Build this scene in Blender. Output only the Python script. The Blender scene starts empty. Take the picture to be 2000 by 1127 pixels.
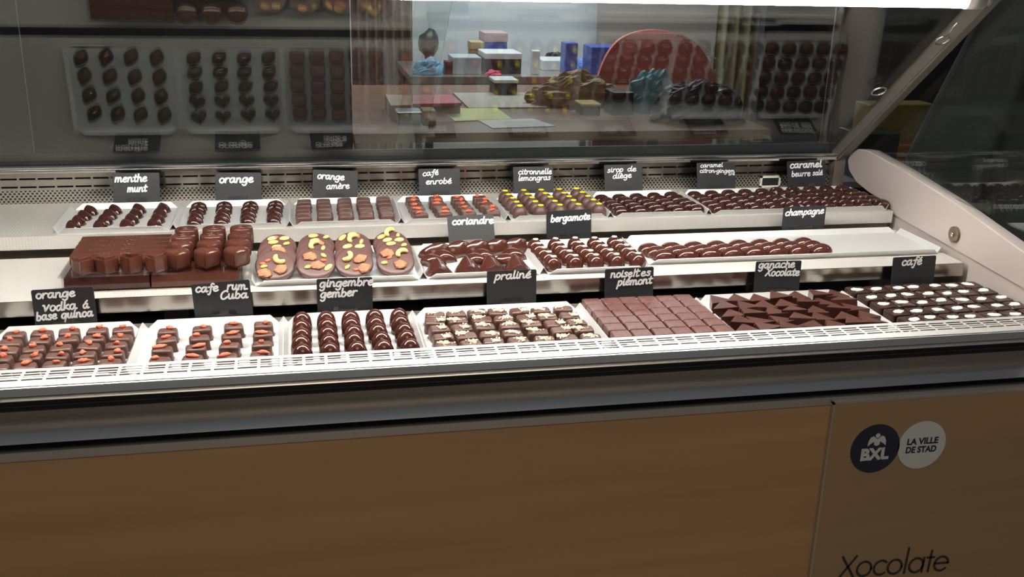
import bpy, math, random
from math import sin, cos, pi, sqrt, radians, atan2, tan
from mathutils import Vector, Matrix, noise

random.seed(7)
scene = bpy.context.scene
COL = scene.collection
H = 1.45                      # camera height above the shop floor

# ------------------------------------------------------------------ camera
CX = Vector((0.97890758, -0.20270415, 0.0255143))      # camera right, in world
CD = Vector((-0.0415088, -0.3196093, -0.9466398))      # camera down
CF = Vector((0.20004242, 0.92561381, -0.32128197))     # camera forward
cam_data = bpy.data.cameras.new('camera')
cam_data.sensor_width = 36.0
cam_data.lens = 36.0
cam_data.clip_start = 0.02
cam = bpy.data.objects.new('camera', cam_data)
COL.objects.link(cam)
m = Matrix.Identity(4)
for i in range(3):
    m[i][0] = CX[i]; m[i][1] = -CD[i]; m[i][2] = -CF[i]
m[2][3] = H
cam.matrix_world = m
scene.camera = cam

# ------------------------------------------------------------------ world / exposure
W = bpy.data.worlds.new('world'); scene.world = W; W.use_nodes = True
W.node_tree.nodes['Background'].inputs[0].default_value = (0.80, 0.88, 1.0, 1)
W.node_tree.nodes['Background'].inputs[1].default_value = 0.11
scene.view_settings.view_transform = 'Standard'
scene.view_settings.look = 'None'
scene.view_settings.exposure = 0.0
scene.view_settings.gamma = 1.0
scene.view_settings.use_curve_mapping = False
LAMP_STRENGTH = 124.0


def area(name, loc, size, power, color, rot=(0, 0, 0)):
    d = bpy.data.lights.new(name, 'AREA'); d.shape = 'RECTANGLE'
    d.size, d.size_y = size; d.energy = power; d.color = color
    o = bpy.data.objects.new(name, d); COL.objects.link(o)
    o.location = loc; o.rotation_euler = rot
    return o


# added, unseen fill lights: one lifts the office wall, one the customer side
area('office_fill_light', (1.2, 6.0, 2.75), (2.6, 1.2), 75, (0.88, 0.95, 1.0))
area('shop_fill_light', (0.2, -0.6, 2.9), (1.6, 1.0), 20, (1.0, 0.86, 0.66), (radians(10), 0, 0))


# ------------------------------------------------------------------ pixel helpers (2000x1127 frame)
def ray(px, py):
    v = Vector((px - 1000.0, py - 563.5, 2000.0)) / 2000.0
    return CX * v[0] + CD * v[1] + CF * v[2]


def at_z(px, py, z):
    r = ray(px, py); return r * ((z - H) / r[2]) + Vector((0, 0, H))


def at_y(px, py, y):
    r = ray(px, py); return r * (y / r[1]) + Vector((0, 0, H))


def at_x(px, py, x):
    r = ray(px, py); return r * (x / r[0]) + Vector((0, 0, H))


# ------------------------------------------------------------------ materials
def mat(name, color, rough=0.5, metal=0.0, spec=0.5, bump=None, vary=None, coat=0.0, sss=0.0):
    M = bpy.data.materials.new(name); M.use_nodes = True
    nt = M.node_tree; b = nt.nodes['Principled BSDF']
    b.inputs['Base Color'].default_value = (*color, 1)
    b.inputs['Roughness'].default_value = rough
    b.inputs['Metallic'].default_value = metal
    b.inputs['Specular IOR Level'].default_value = spec
    if coat:
        b.inputs['Coat Weight'].default_value = coat
        b.inputs['Coat Roughness'].default_value = 0.05
    tc = None
    if bump or vary:
        tc = nt.nodes.new('ShaderNodeTexCoord')
    if vary:                                    # vary = (scale vec, second colour)
        mp = nt.nodes.new('ShaderNodeMapping'); mp.inputs['Scale'].default_value = vary[0]
        nz = nt.nodes.new('ShaderNodeTexNoise'); nz.inputs['Scale'].default_value = 1.0
        nz.inputs['Detail'].default_value = 4
        cr = nt.nodes.new('ShaderNodeValToRGB')
        cr.color_ramp.elements[0].position = .32; cr.color_ramp.elements[1].position = .68
        cr.color_ramp.elements[0].color = (*color, 1); cr.color_ramp.elements[1].color = (*vary[1], 1)
        nt.links.new(tc.outputs['Object'], mp.inputs[0]); nt.links.new(mp.outputs[0], nz.inputs[0])
        nt.links.new(nz.outputs[0], cr.inputs[0]); nt.links.new(cr.outputs[0], b.inputs['Base Color'])
    if bump:                                    # bump = (scale vec, strength, distance)
        mp = nt.nodes.new('ShaderNodeMapping'); mp.inputs['Scale'].default_value = bump[0]
        nz = nt.nodes.new('ShaderNodeTexNoise'); nz.inputs['Scale'].default_value = 1.0
        nz.inputs['Detail'].default_value = 3
        bp = nt.nodes.new('ShaderNodeBump'); bp.inputs['Strength'].default_value = bump[1]
        bp.inputs['Distance'].default_value = bump[2]
        nt.links.new(tc.outputs['Object'], mp.inputs[0]); nt.links.new(mp.outputs[0], nz.inputs[0])
        nt.links.new(nz.outputs[0], bp.inputs['Height']); nt.links.new(bp.outputs[0], b.inputs['Normal'])
    return M


def emit(name, color, strength):
    M = bpy.data.materials.new(name); M.use_nodes = True
    nt = M.node_tree; nt.nodes.remove(nt.nodes['Principled BSDF'])
    e = nt.nodes.new('ShaderNodeEmission'); e.inputs[0].default_value = (*color, 1)
    e.inputs[1].default_value = strength
    nt.links.new(e.outputs[0], nt.nodes['Material Output'].inputs[0])
    return M


def glass(name, tint=(.93, .96, .94), boost=1.0):
    """thin clear pane: what passes goes straight on, what reflects follows Fresnel on both faces"""
    M = bpy.data.materials.new(name); M.use_nodes = True
    nt = M.node_tree; nt.nodes.remove(nt.nodes['Principled BSDF'])
    g = nt.nodes.new('ShaderNodeNewGeometry')
    mr = nt.nodes.new('ShaderNodeMapRange')
    mr.inputs['To Min'].default_value = 1.5 * boost; mr.inputs['To Max'].default_value = 1 / (1.5 * boost)
    nt.links.new(g.outputs['Backfacing'], mr.inputs['Value'])
    f = nt.nodes.new('ShaderNodeFresnel'); nt.links.new(mr.outputs[0], f.inputs['IOR'])
    t = nt.nodes.new('ShaderNodeBsdfTransparent'); t.inputs[0].default_value = (*tint, 1)
    s = nt.nodes.new('ShaderNodeBsdfGlossy'); s.inputs['Roughness'].default_value = 0.0
    s.inputs[0].default_value = (1, 1, 1, 1)
    mx = nt.nodes.new('ShaderNodeMixShader')
    nt.links.new(f.outputs[0], mx.inputs[0]); nt.links.new(t.outputs[0], mx.inputs[1])
    nt.links.new(s.outputs[0], mx.inputs[2])
    nt.links.new(mx.outputs[0], nt.nodes['Material Output'].inputs[0])
    return M


def linen_steel(name):
    """stainless steel rolled with a small woven pattern"""
    M = mat(name, (.72, .70, .66), .42, .6)
    nt = M.node_tree; b = nt.nodes['Principled BSDF']
    tc = nt.nodes.new('ShaderNodeTexCoord')
    bp = nt.nodes.new('ShaderNodeBump'); bp.inputs['Strength'].default_value = .35
    bp.inputs['Distance'].default_value = .0012
    w = []
    for d, sc in (('X', 62.0), ('Y', 62.0)):
        n = nt.nodes.new('ShaderNodeTexWave'); n.bands_direction = d
        n.inputs['Scale'].default_value = sc; n.inputs['Distortion'].default_value = .6
        n.inputs['Detail'].default_value = 1
        nt.links.new(tc.outputs['Object'], n.inputs[0]); w.append(n)
    mu = nt.nodes.new('ShaderNodeMath'); mu.operation = 'MULTIPLY'
    nt.links.new(w[0].outputs[1], mu.inputs[0]); nt.links.new(w[1].outputs[1], mu.inputs[1])
    nt.links.new(mu.outputs[0], bp.inputs['Height']); nt.links.new(bp.outputs[0], b.inputs['Normal'])
    return M


def perforated(name, pitch=.0079, rad=.36):
    M = mat(name, (.50, .47, .42), .28, .95)
    nt = M.node_tree; b = nt.nodes['Principled BSDF']; L = nt.links
    tc = nt.nodes.new('ShaderNodeTexCoord'); sp = nt.nodes.new('ShaderNodeSeparateXYZ')
    L.new(tc.outputs['Object'], sp.inputs[0])

    def mth(op, a, bb=None):
        n = nt.nodes.new('ShaderNodeMath'); n.operation = op
        for i, v in enumerate((a, bb)):
            if v is None: continue
            if isinstance(v, (int, float)): n.inputs[i].default_value = v
            else: L.new(v, n.inputs[i])
        return n.outputs[0]
    rowp = pitch * .62
    v = mth('DIVIDE', sp.outputs['Z'], rowp)
    vi = mth('FLOOR', v); vf = mth('SUBTRACT', mth('FRACT', v), .5)
    odd = mth('MULTIPLY', mth('MODULO', mth('ABSOLUTE', vi), 2.0), .5)
    uf = mth('SUBTRACT', mth('FRACT', mth('ADD', mth('DIVIDE', sp.outputs['X'], pitch), odd)), .5)
    d2 = mth('ADD', mth('MULTIPLY', mth('MULTIPLY', vf, .62), mth('MULTIPLY', vf, .62)), mth('MULTIPLY', uf, uf))
    hole = mth('LESS_THAN', d2, rad * rad * .62)
    mx = nt.nodes.new('ShaderNodeMix'); mx.data_type = 'RGBA'
    mx.inputs['A'].default_value = (.50, .47, .42, 1); mx.inputs['B'].default_value = (.012, .011, .01, 1)
    L.new(hole, mx.inputs['Factor']); L.new(mx.outputs['Result'], b.inputs['Base Color'])
    L.new(mth('SUBTRACT', .9, mth('MULTIPLY', hole, .9)), b.inputs['Metallic'])
    return M


MT = {}
MT['steel'] = mat('brushed_steel', (.60, .57, .53), .30, .9, bump=((2, 300, 300), .08, .001))
MT['lipsteel'] = mat('polished_lip_steel', (.46, .43, .39), .20, 1.0, bump=((2, 300, 300), .08, .001))
MT['linen'] = linen_steel('linen_steel')
MT['perf'] = perforated('perforated_steel')
MT['alu'] = mat('matt_aluminium', (.62, .61, .58), .34, .85)
MT['grille'] = mat('anodised_grille', (.80, .79, .77), .42, .80)
MT['tray'] = mat('tray_aluminium', (.70, .71, .71), .40, .5)
MT['fascia'] = mat('dark_fascia', (.52, .53, .53), .27, .85)
MT['black'] = mat('black_rubber', (.008, .008, .010), .5)
MT['well'] = mat('dark_well', (.02, .018, .016), .45)
MT['wood'] = mat('beech_veneer', (.47, .28, .135), .42, vary=((1.2, 30, 26), (.41, .24, .113)), spec=.35)
MT['wood2'] = mat('beech_veneer_end', (.38, .25, .135), .42, vary=((1.2, 30, 26), (.34, .222, .118)), spec=.35)
MT['edge'] = mat('panel_edge_trim', (.62, .58, .52), .35, .8)
MT['cheek'] = mat('pinkish_side_panel', (.43, .375, .355), .34, .1, coat=.15)
MT['glass'] = glass('clear_glass', boost=1.04)
MT['sideglass'] = glass('side_glass', (.90, .94, .92))
MT['acrylic'] = glass('clear_acrylic', (.96, .95, .94))
MT['led'] = emit('lamp_tube', (1.0, .95, .87), LAMP_STRENGTH)
MT['lampcase'] = mat('lamp_housing', (.75, .74, .72), .4, .3)
MT['chrome'] = mat('chrome', (.80, .78, .74), .15, 1.0)
MT['bronze'] = mat('bronze_button', (.17, .125, .085), .35, .6)
MT['slate'] = mat('card_slate', (.017, .018, .021), .44, spec=.42)
MT['marker'] = mat('white_marker', (.85, .85, .86), .5)
MT['choc'] = mat('dark_chocolate_gloss', (0.0415, 0.0125, 0.0090), .13, spec=.5, vary=((60, 60, 60), (0.0343, 0.0104, 0.0075)))
MT['chocred'] = mat('moulded_chocolate', (0.0601, 0.0169, 0.0112), .13, spec=.5, vary=((60, 60, 60), (0.0477, 0.0139, 0.0092)))
MT['enrobed'] = mat('enrobed_chocolate', (0.0950, 0.0464, 0.0367), .38, spec=.45, bump=((180, 180, 180), .15, .0006), vary=((70, 70, 70), (0.0799, 0.0389, 0.0302)))
MT['mauve'] = mat('matt_mauve_chocolate', (0.0997, 0.0494, 0.0446), .40, spec=.4, vary=((40, 40, 40), (0.0808, 0.0399, 0.0361)))
MT['square'] = mat('transfer_square_chocolate', (0.0740, 0.0290, 0.0240), .36, spec=.4, bump=((240, 90, 90), .35, .0008), vary=((160, 60, 60), (0.1350, 0.0620, 0.0540)))
MT['cut'] = mat('cut_ganache', (0.0521, 0.0179, 0.0126), .33, spec=.4, vary=((70, 70, 70), (0.0632, 0.0223, 0.0156)))
MT['bar'] = mat('milk_bar_chocolate', (0.0736, 0.0232, 0.0147), .19, spec=.5, vary=((50, 50, 50), (0.0581, 0.0186, 0.0120)))
MT['coffee'] = mat('coffee_square_chocolate', (0.0272, 0.0120, 0.0088), .28, spec=.5, bump=((150, 150, 150), .5, .0012))
MT['berry'] = mat('red_berry', (.60, .085, .045), .6, bump=((300, 300, 300), .6, .001), vary=((200, 200, 200), (.72, .18, .09)))
MT['yellow'] = mat('yellow_dot', (.85, .78, .012), .5)
MT['white'] = mat('white_chocolate', (.88, .86, .74), .45)
MT['crumb'] = mat('nut_crumb', (.90, .82, .62), .7, vary=((300, 300, 300), (.78, .64, .42)))
MT['cashew'] = mat('cashew', (.78, .56, .20), .5, vary=((90, 90, 90), (.68, .42, .14)))
MT['pistachio'] = mat('pistachio', (.52, .56, .12), .55, vary=((150, 150, 150), (.42, .36, .12)))
MT['fig'] = mat('dried_fig', (.30, .10, .05), .6, bump=((260, 260, 260), .9, .003), vary=((140, 140, 140), (.44, .20, .10)))
MT['almond'] = mat('orange_peel', (.74, .40, .13), .5)


# ------------------------------------------------------------------ mesh builder
class MB:
    def __init__(s):
        s.v = []; s.f = []; s.sm = []

    def add(s, verts, faces, smooth=False, M=None):
        o = len(s.v)
        for p in verts:
            p = Vector(p)
            s.v.append(M @ p if M is not None else p)
        for f in faces:
            s.f.append([i + o for i in f]); s.sm.append(smooth)
        return s

    def box(s, x0, x1, y0, y1, z0, z1, M=None):
        v = [(x, y, z) for z in (z0, z1) for y in (y0, y1) for x in (x0, x1)]
        f = [(0, 2, 3, 1), (4, 5, 7, 6), (0, 1, 5, 4), (2, 6, 7, 3), (0, 4, 6, 2), (1, 3, 7, 5)]
        return s.add(v, f, False, M)

    def prism(s, pts, d, M=None):
        """pts: outline in 3D (planar), extruded by vector d"""
        n = len(pts); d = Vector(d)
        v = [Vector(p) for p in pts] + [Vector(p) + d for p in pts]
        f = [list(range(n))[::-1], list(range(n, 2 * n))]
        for i in range(n):
            j = (i + 1) % n
            f.append((i, j, j + n, i + n))
        return s.add(v, f, False, M)

    def extrude_x(s, prof, x0, x1, closed=True, smooth=False):
        n = len(prof)
        v = [(x0, y, z) for y, z in prof] + [(x1, y, z) for y, z in prof]
        f = []
        for i in range(n if closed else n - 1):
            j = (i + 1) % n
            f.append((i, j, j + n, i + n))
        s.add(v, f, smooth)
        if closed:
            s.add([(x0, y, z) for y, z in prof], [list(range(n))])
            s.add([(x1, y, z) for y, z in prof], [list(range(n))[::-1]])
        return s

    def rings(s, rings, cap0=False, cap1=True, smooth=True, M=None):
        n = len(rings[0]); v = []; f = []
        for r in rings: v += [Vector(p) for p in r]
        for k in range(len(rings) - 1):
            for i in range(n):
                j = (i + 1) % n
                f.append((k * n + i, k * n + j, (k + 1) * n + j, (k + 1) * n + i))
        if cap0: f.append(list(range(n))[::-1])
        if cap1: f.append([(len(rings) - 1) * n + i for i in range(n)])
        return s.add(v, f, smooth, M)

    def tube(s, pts, r, n=10, M=None):
        pts = [Vector(p) for p in pts]; rr = []
        for i, p in enumerate(pts):
            t = (pts[min(i + 1, len(pts) - 1)] - pts[max(i - 1, 0)]).normalized()
            a = t.orthogonal().normalized() if i == 0 else (a - t * a.dot(t)).normalized()
            b = t.cross(a)
            ri = r[i] if isinstance(r, (list, tuple)) else r
            rr.append([p + (a * cos(2 * pi * k / n) + b * sin(2 * pi * k / n)) * ri for k in range(n)])
        return s.rings(rr, True, True, True, M)

    def blob(s, c, rad, seed=0, amp=.25, n=10, m=6, freq=1.6, M=None):
        c = Vector(c); rr = []
        for k in range(m + 1):
            th = pi * (k + .02) / (m + .04)
            ring = []
            for i in range(n):
                ph = 2 * pi * i / n
                d = Vector((sin(th) * cos(ph), sin(th) * sin(ph), -cos(th)))
                q = 1 + amp * noise.noise(d * freq + Vector((seed * 3.1, seed * 1.7, seed)))
                ring.append(c + Vector((d[0] * rad[0], d[1] * rad[1], d[2] * rad[2])) * q)
            rr.append(ring)
        return s.rings(rr, True, True, True, M)

    def mesh(s, name, off=None, auto=None):
        me = bpy.data.meshes.new(name)
        vv = [tuple(p - off) if off is not None else tuple(p) for p in s.v]
        me.from_pydata(vv, [], s.f)
        me.polygons.foreach_set('use_smooth', s.sm)
        me.validate(); me.update()
        return me


def lk(o, parent=None):
    COL.objects.link(o)
    if parent is not None: o.parent = parent
    return o


def tag(o, label=None, cat=None, group=None, kind=None):
    if label: o['label'] = label
    if cat: o['category'] = cat
    if group: o['group'] = group
    if kind: o['kind'] = kind
    return o


def empty(name, loc, label=None, cat=None, group=None):
    o = bpy.data.objects.new(name, None); o.location = loc; o.empty_display_size = .02
    lk(o); return tag(o, label, cat, group)


def wl(o):
    return o.location + (wl(o.parent) if o.parent else Vector((0, 0, 0)))


def part(name, mb, material, parent=None, smooth_angle=None, bevel=0, label=None):
    off = wl(parent) if parent is not None else None
    me = mb.mesh(name, off); me.materials.append(material)
    o = bpy.data.objects.new(name, me); lk(o, parent)
    if bevel:
        b = o.modifiers.new('bevel', 'BEVEL'); b.width = bevel; b.segments = 2; b.limit_method = 'ANGLE'
    if label: o['label'] = label
    return o


def struct(name, mb, material):
    return tag(part(name, mb, material), kind='structure')


# ------------------------------------------------------------------ lettering: single-stroke hand
def cr(pts, k=5):
    P = [Vector((p[0], p[1], 0)) for p in pts]
    if len(P) < 3: return P
    out = []
    for i in range(len(P) - 1):
        p0 = P[max(i - 1, 0)]; p1 = P[i]; p2 = P[i + 1]; p3 = P[min(i + 2, len(P) - 1)]
        for j in range(k):
            t = j / k
            out.append(.5 * ((2 * p1) + (p2 - p0) * t + (2 * p0 - 5 * p1 + 4 * p2 - p3) * t * t + (3 * p1 - p0 - 3 * p2 + p3) * t ** 3))
    out.append(P[-1]); return out


BOWL = [(.42, .44), (.27, .52), (.09, .40), (.05, .16), (.17, .0), (.32, .08), (.43, .40)]
G = {
    'a': (.60, [BOWL, [(.44, .5), (.43, .12), (.50, .0), (.60, .07)]]),
    'b': (.54, [[(.12, 1.0), (.09, .5), (.08, .03)], [(.08, .26), (.24, .5), (.42, .38), (.41, .12), (.25, -.02), (.08, .08)]]),
    'c': (.48, [[(.42, .42), (.30, .52), (.12, .42), (.05, .2), (.17, .0), (.33, .01), (.45, .10)]]),
    'd': (.60, [BOWL, [(.50, 1.0), (.45, .5), (.44, .1), (.52, .0), (.60, .06)]]),
    'e': (.50, [[(.06, .24), (.28, .28), (.40, .40), (.30, .52), (.13, .44), (.05, .2), (.17, .0), (.33, .01), (.46, .10)]]),
    'f': (.46, [[(.52, .88), (.42, 1.0), (.31, .86), (.27, .4), (.22, -.15), (.13, -.40), (.04, -.34)], [(.06, .47), (.44, .52)]]),
    'g': (.56, [BOWL, [(.45, .5), (.44, .0), (.37, -.36), (.20, -.46), (.06, -.32)]]),
    'h': (.56, [[(.12, 1.0), (.08, .0)], [(.08, .26), (.24, .5), (.39, .42), (.40, .08), (.47, .0), (.55, .06)]]),
    'i': (.28, [[(.11, .5), (.09, .12), (.15, .0), (.26, .06)], [(.13, .74), (.14, .79)]]),
    'k': (.52, [[(.12, 1.0), (.08, .0)], [(.42, .5), (.11, .24), (.28, .14), (.48, .0)]]),
    'l': (.28, [[(.14, 1.0), (.10, .4), (.12, .05), (.18, .0), (.27, .07)]]),
    'm': (.80, [[(.07, .5), (.06, .0)], [(.07, .26), (.2, .5), (.33, .42), (.33, .0)], [(.33, .26), (.47, .5), (.6, .42), (.61, .08), (.67, .0), (.78, .07)]]),
    'n': (.58, [[(.07, .5), (.06, .0)], [(.07, .26), (.22, .5), (.38, .42), (.39, .08), (.46, .0), (.57, .07)]]),
    'o': (.50, [[(.25, .52), (.1, .42), (.05, .2), (.16, .01), (.32, .02), (.43, .22), (.40, .43), (.25, .52), (.18, .5)]]),
    'p': (.54, [[(.10, .5), (.07, .0), (.03, -.45)], [(.09, .28), (.25, .52), (.43, .40), (.40, .12), (.24, -.02), (.08, .08)]]),
    'q': (.56, [BOWL, [(.45, .5), (.42, -.0), (.38, -.48)]]),
    'r': (.44, [[(.08, .5), (.07, .0)], [(.08, .26), (.20, .46), (.31, .51), (.42, .46)]]),
    's': (.46, [[(.38, .44), (.24, .52), (.11, .42), (.21, .29), (.34, .18), (.28, .02), (.12, .0), (.03, .08)]]),
    't': (.40, [[(.22, .88), (.17, .4), (.17, .08), (.25, .0), (.37, .07)], [(.02, .52), (.40, .57)]]),
    'u': (.58, [[(.08, .5), (.07, .14), (.17, .0), (.32, .08), (.41, .5)], [(.41, .5), (.41, .1), (.47, .0), (.57, .07)]]),
    'v': (.46, [[(.04, .5), (.18, .02)], [(.18, .02), (.40, .52)]]),
    'V': (.56, [[(.02, .62), (.12, .60), (.20, .02)], [(.20, .02), (.50, .66)]]),
    'X': (.66, [[(.06, .9), (.20, .84), (.42, .14), (.60, .0)], [(.62, .92), (.30, .42), (.04, .0)]]),
    'C': (.66, [[(.58, .86), (.44, 1.0), (.2, .84), (.06, .4), (.14, .06), (.36, .0), (.62, .22)]]),
    'H': (.62, [[(.10, 1.0), (.06, .0)], [(.06, .5), (.30, .54)], [(.34, .95), (.28, .05), (.36, .0), (.48, .06)], [(.16, .62), (.5, .66)]]),
    '-': (.32, [[(.04, .26), (.26, .27)]]),
    '.': (.20, [[(.08, .0), (.10, .03)]]),
    ' ': (.42, []),
}
ACC = {'é': ('e', [(.22, .66), (.36, .86)]), 'è': ('e', [(.16, .86), (.30, .66)]), 'á': ('a', [(.24, .70), (.40, .98)])}
for k_, (b_, st_) in ACC.items():
    G[k_] = (G[b_][0], G[b_][1] + [st_])


def write(mb, text, P0, P1, xh, nrm, w=.2, skew=.16, font=G, raise_=.0004, jit=.02, exact=True):
    """lay a line of strokes from P0 to P1 (3D), x-height xh (m), stroke width w*xh, facing nrm"""
    P0, P1 = Vector(P0), Vector(P1); ex = (P1 - P0).normalized(); nrm = Vector(nrm).normalized()
    ez = nrm.cross(ex).normalized()
    if ez[2] < 0: ez = -ez
    tot = sum(font[c][0] for c in text) - .04
    L = (P1 - P0).length; sx = L / tot; sz = xh / .5; x = 0.0
    hw = w * xh * .5
    rnd = random.Random(hash_(text))
    yy = (lambda v: .5 + (v - .5) * .72 if v > .5 else (v * .78 if v < 0 else v)) if font is G else (lambda v: v)
    for c in text:
        adv, strokes = font[c]
        dy = rnd.uniform(-jit, jit); ds = rnd.uniform(-.03, .03) if font is G else 0.0
        for st in strokes:
            pts = cr(st) if len(st) > 2 else [Vector((p[0], p[1], 0)) for p in st]
            W_ = []
            for p in pts:
                W_.append(P0 + ex * ((x + p[0]) * sx + (skew + ds) * yy(p[1]) * sz) + ez * ((yy(p[1]) + dy) * sz) + nrm * raise_)
            ribbon(mb, W_, hw, nrm)
        x += adv


def hash_(t):
    h = 7
    for ch in t: h = (h * 31 + ord(ch)) % 1000003
    return h


def ribbon(mb, pts, hw, nrm):
    n = len(pts); v = []; f = []
    for i, p in enumerate(pts):
        t = (pts[min(i + 1, n - 1)] - pts[max(i - 1, 0)])
        if t.length < 1e-9: t = Vector((1, 0, 0))
        sd = nrm.cross(t.normalized())
        v += [p + sd * hw, p - sd * hw]
        if i: f.append((2 * i - 2, 2 * i - 1, 2 * i + 1, 2 * i))
    mb.add(v, f)
    for e, q in ((0, 1), (n - 1, n - 2)):                       # round pen ends
        d = (pts[e] - pts[q])
        d = d.normalized() if d.length > 1e-9 else Vector((1, 0, 0))
        sd = nrm.cross(d)
        cap = [pts[e] + sd * hw * cos(a) + d * hw * sin(a) for a in [pi * k / 6 for k in range(7)]]
        mb.add(cap, [list(range(7))])


# ================================================================== SETTING
mf = mat('shop_floor_tiles', (.25, .205, .165), .5, vary=((3, 3, 3), (.215, .175, .14)))
struct('floor', MB().box(-4, 6, -3, 8, -.05, 0), mf)
struct('wall_back', MB().box(-4, 6, 7.6, 7.7, 0, 3.0), mat('white_wall', (.78, .82, .86), .7))
struct('wall_right', MB().box(4.6, 4.7, -3, 7.6, 0, 3.0), mat('grey_wall', (.10, .11, .115), .7))

# ================================================================== THE COUNTER
XL, XR = -1.30, 1.205
XC = 1.17                                   # inner face of the right cheek
Z1, Z2, Z3 = H - .566, H - .5259, H - .4923  # heights of the three tray levels
ctr = empty('display_counter', (0, 1.30, 0), 'refrigerated glass display counter with pale wood front and three stepped steel shelves', 'display counter')

# --- front
part('wood_panel', MB().box(XL, .782, 1.290, 1.31, .12, H - .656), MT['wood'], ctr)
ep = part('end_panel', MB().box(.7835, XR, 1.2825, 1.31, .12, H - .6535), MT['wood2'], ctr)
eb = MB()
eb.box(.7805, .7835, 1.2822, 1.29, .12, H - .651); eb.box(.7805, XR, 1.2822, 1.29, H - .6535, H - .651)
part('edge_trim', eb, MT['edge'], ep, label='thin bright metal edge of the end panel')
part('kick_plate', MB().box(XL, XR, 1.34, 1.36, 0, .12), MT['black'], ctr)
sp = MB(); sp.extrude_x([(1.288, H - .656), (1.288, H - .6435), (1.291, H - .6425), (1.315, H - .6425), (1.315, H - .656)], XL, XR)
part('trim_strip', sp, MT['alu'], ctr)
bl = MB(); bl.box(XL, XR, 1.318, 1.33, H - .65, H - .625)  # black strips stand in for the dark inside the gaps
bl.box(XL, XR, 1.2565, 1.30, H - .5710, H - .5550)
part('shadow_gap', bl, MT['black'], ctr, label='black recessed strip standing in for the dark of the gap')
fa = MB()
prof = []
for k in range(11):
    t = k / 10
    prof.append((1.261 + .0235 * sin(t * 1.42 * pi / 2), H - .5704 - .0570 * t))
fa.extrude_x(prof, XL, XR, False, True)
part('fascia', fa, MT['fascia'], ctr, label='curved dark steel fascia')
ra = MB()
def bulge(y, z0, z1, d, n=6):
    return [(y + d * (1 - sin(pi * k / n)), z0 + (z1 - z0) * k / n) for k in range(n + 1)]
ra.extrude_x([(1.2545, H - .5378), (1.2530, H - .5384), (1.2500, H - .5480), (1.2520, H - .5492), (1.275, H - .5492), (1.275, H - .5378)], XL, XR)
part('bumper_rail', ra, MT['alu'], ctr, label='grey aluminium rail under the air grille')
rb = MB(); rb.extrude_x(bulge(1.2465, H - .5494, H - .5556, .006) + [(1.275, H - .5556), (1.275, H - .5494)], XL, XR, True, False)
part('bumper_rail', rb, MT['alu'], ctr, label='rounded lower aluminium rail')
part('seal_bead', MB().extrude_x([(1.2530, H - .5622), (1.2515, H - .5628), (1.2530, H - .5636), (1.262, H - .5636), (1.262, H - .5622)], XL, XR), MT['chrome'], ctr)


def slotted(x0, x1, u0, u1, xs, us, fn, th):
    """plate spanning x0..x1 / u0..u1 with rectangular slots; fn(x,u,t)->point, th thickness"""
    bx = sorted(set([x0, x1] + [a for s in xs for a in s])); bu = sorted(set([u0, u1] + [a for s in us for a in s]))
    xset = {(round(a, 6)) for a, b in xs}; uset = {(round(a, 6)) for a, b in us}
    mb = MB(); nx, nu = len(bx), len(bu); solid = {}
    for i in range(nx - 1):
        for j in range(nu - 1):
            solid[i, j] = not (round(bx[i], 6) in xset and round(bu[j], 6) in uset)
    v = [fn(x, u, t) for t in (0, th) for x in bx for u in bu]
    idx = lambda t, i, j: t * nx * nu + i * nu + j
    f = []
    for (i, j), s in solid.items():
        if not s: continue
        f.append((idx(0, i, j), idx(0, i + 1, j), idx(0, i + 1, j + 1), idx(0, i, j + 1)))
        f.append((idx(1, i, j), idx(1, i, j + 1), idx(1, i + 1, j + 1), idx(1, i + 1, j)))
        for di, dj, a, b in ((-1, 0, (i, j), (i, j + 1)), (1, 0, (i + 1, j + 1), (i + 1, j)), (0, -1, (i + 1, j), (i, j)), (0, 1, (i, j + 1), (i + 1, j + 1))):
            if not solid.get((i + di, j + dj), False):
                f.append((idx(0, *a), idx(0, *b), idx(1, *b), idx(1, *a)))
    mb.add(v, f); return mb


gx = []; x = -.3283 * .985 - 33 * .02916
while x < XR - .03:
    gx.append((x + .0021, x + .0271)); x += .02916
gy = [(1.2560 + .0560 * c - .0022, 1.2560 + .0560 * c + .0022) for c in (.36, .50, .645, .79)]
gr = slotted(XL, XR, 1.2555, 1.312, gx, gy, lambda x, u, t: (x, u, H - .5368 - t), .0006)
part('air_grille', gr, MT['grille'], ctr, label='pale slotted air grille along the front edge')
part('air_duct', MB().box(XL, XR, 1.288, 1.316, H - .626, H - .600), MT['well'], ctr)
part('machine_body', MB().box(XL, XR, 1.365, 2.06, .02, Z1 - .12), MT['black'], ctr)
part('end_wall', MB().box(XL - .03, XL, 1.26, 2.06, .0, H - .44), MT['cheek'], ctr)
# --- decks and shelves
part('lower_deck', MB().box(XL, XC, 1.320, 1.541, Z1 - .004, Z1), MT['steel'], ctr)
part('well_floor', MB().box(XL, XC, 1.534, 2.03, Z1 - .09, Z1 - .085), MT['well'], ctr)
part('well_back', MB().box(XL, XC, 2.030, 2.034, Z1 - .085, H - .40), MT['well'], ctr)
for nm, y0, y1, z, ft in (('middle', 1.55, 1.774, Z2, .0235), ('top', 1.792, 2.024, Z3, .0235)):
    s_ = part('shelf', MB().box(XL, 1.1625, y0, y1, z - .003, z), MT['linen'], ctr, label='%s stepped steel shelf' % nm)
    part('shelf_lip', MB().box(XL, 1.1625, y0 - .0015, y0 + .001, z - ft, z), MT['lipsteel'] if nm == 'middle' else MT['linen'], s_)
    for bxp in (-.88, -.20, .34, .80, 1.045):
        part('bracket', MB().box(bxp - .018, bxp + .018, y0 + .06, y0 + .075, z - .06, z - .003), MT['steel'], s_)
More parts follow.
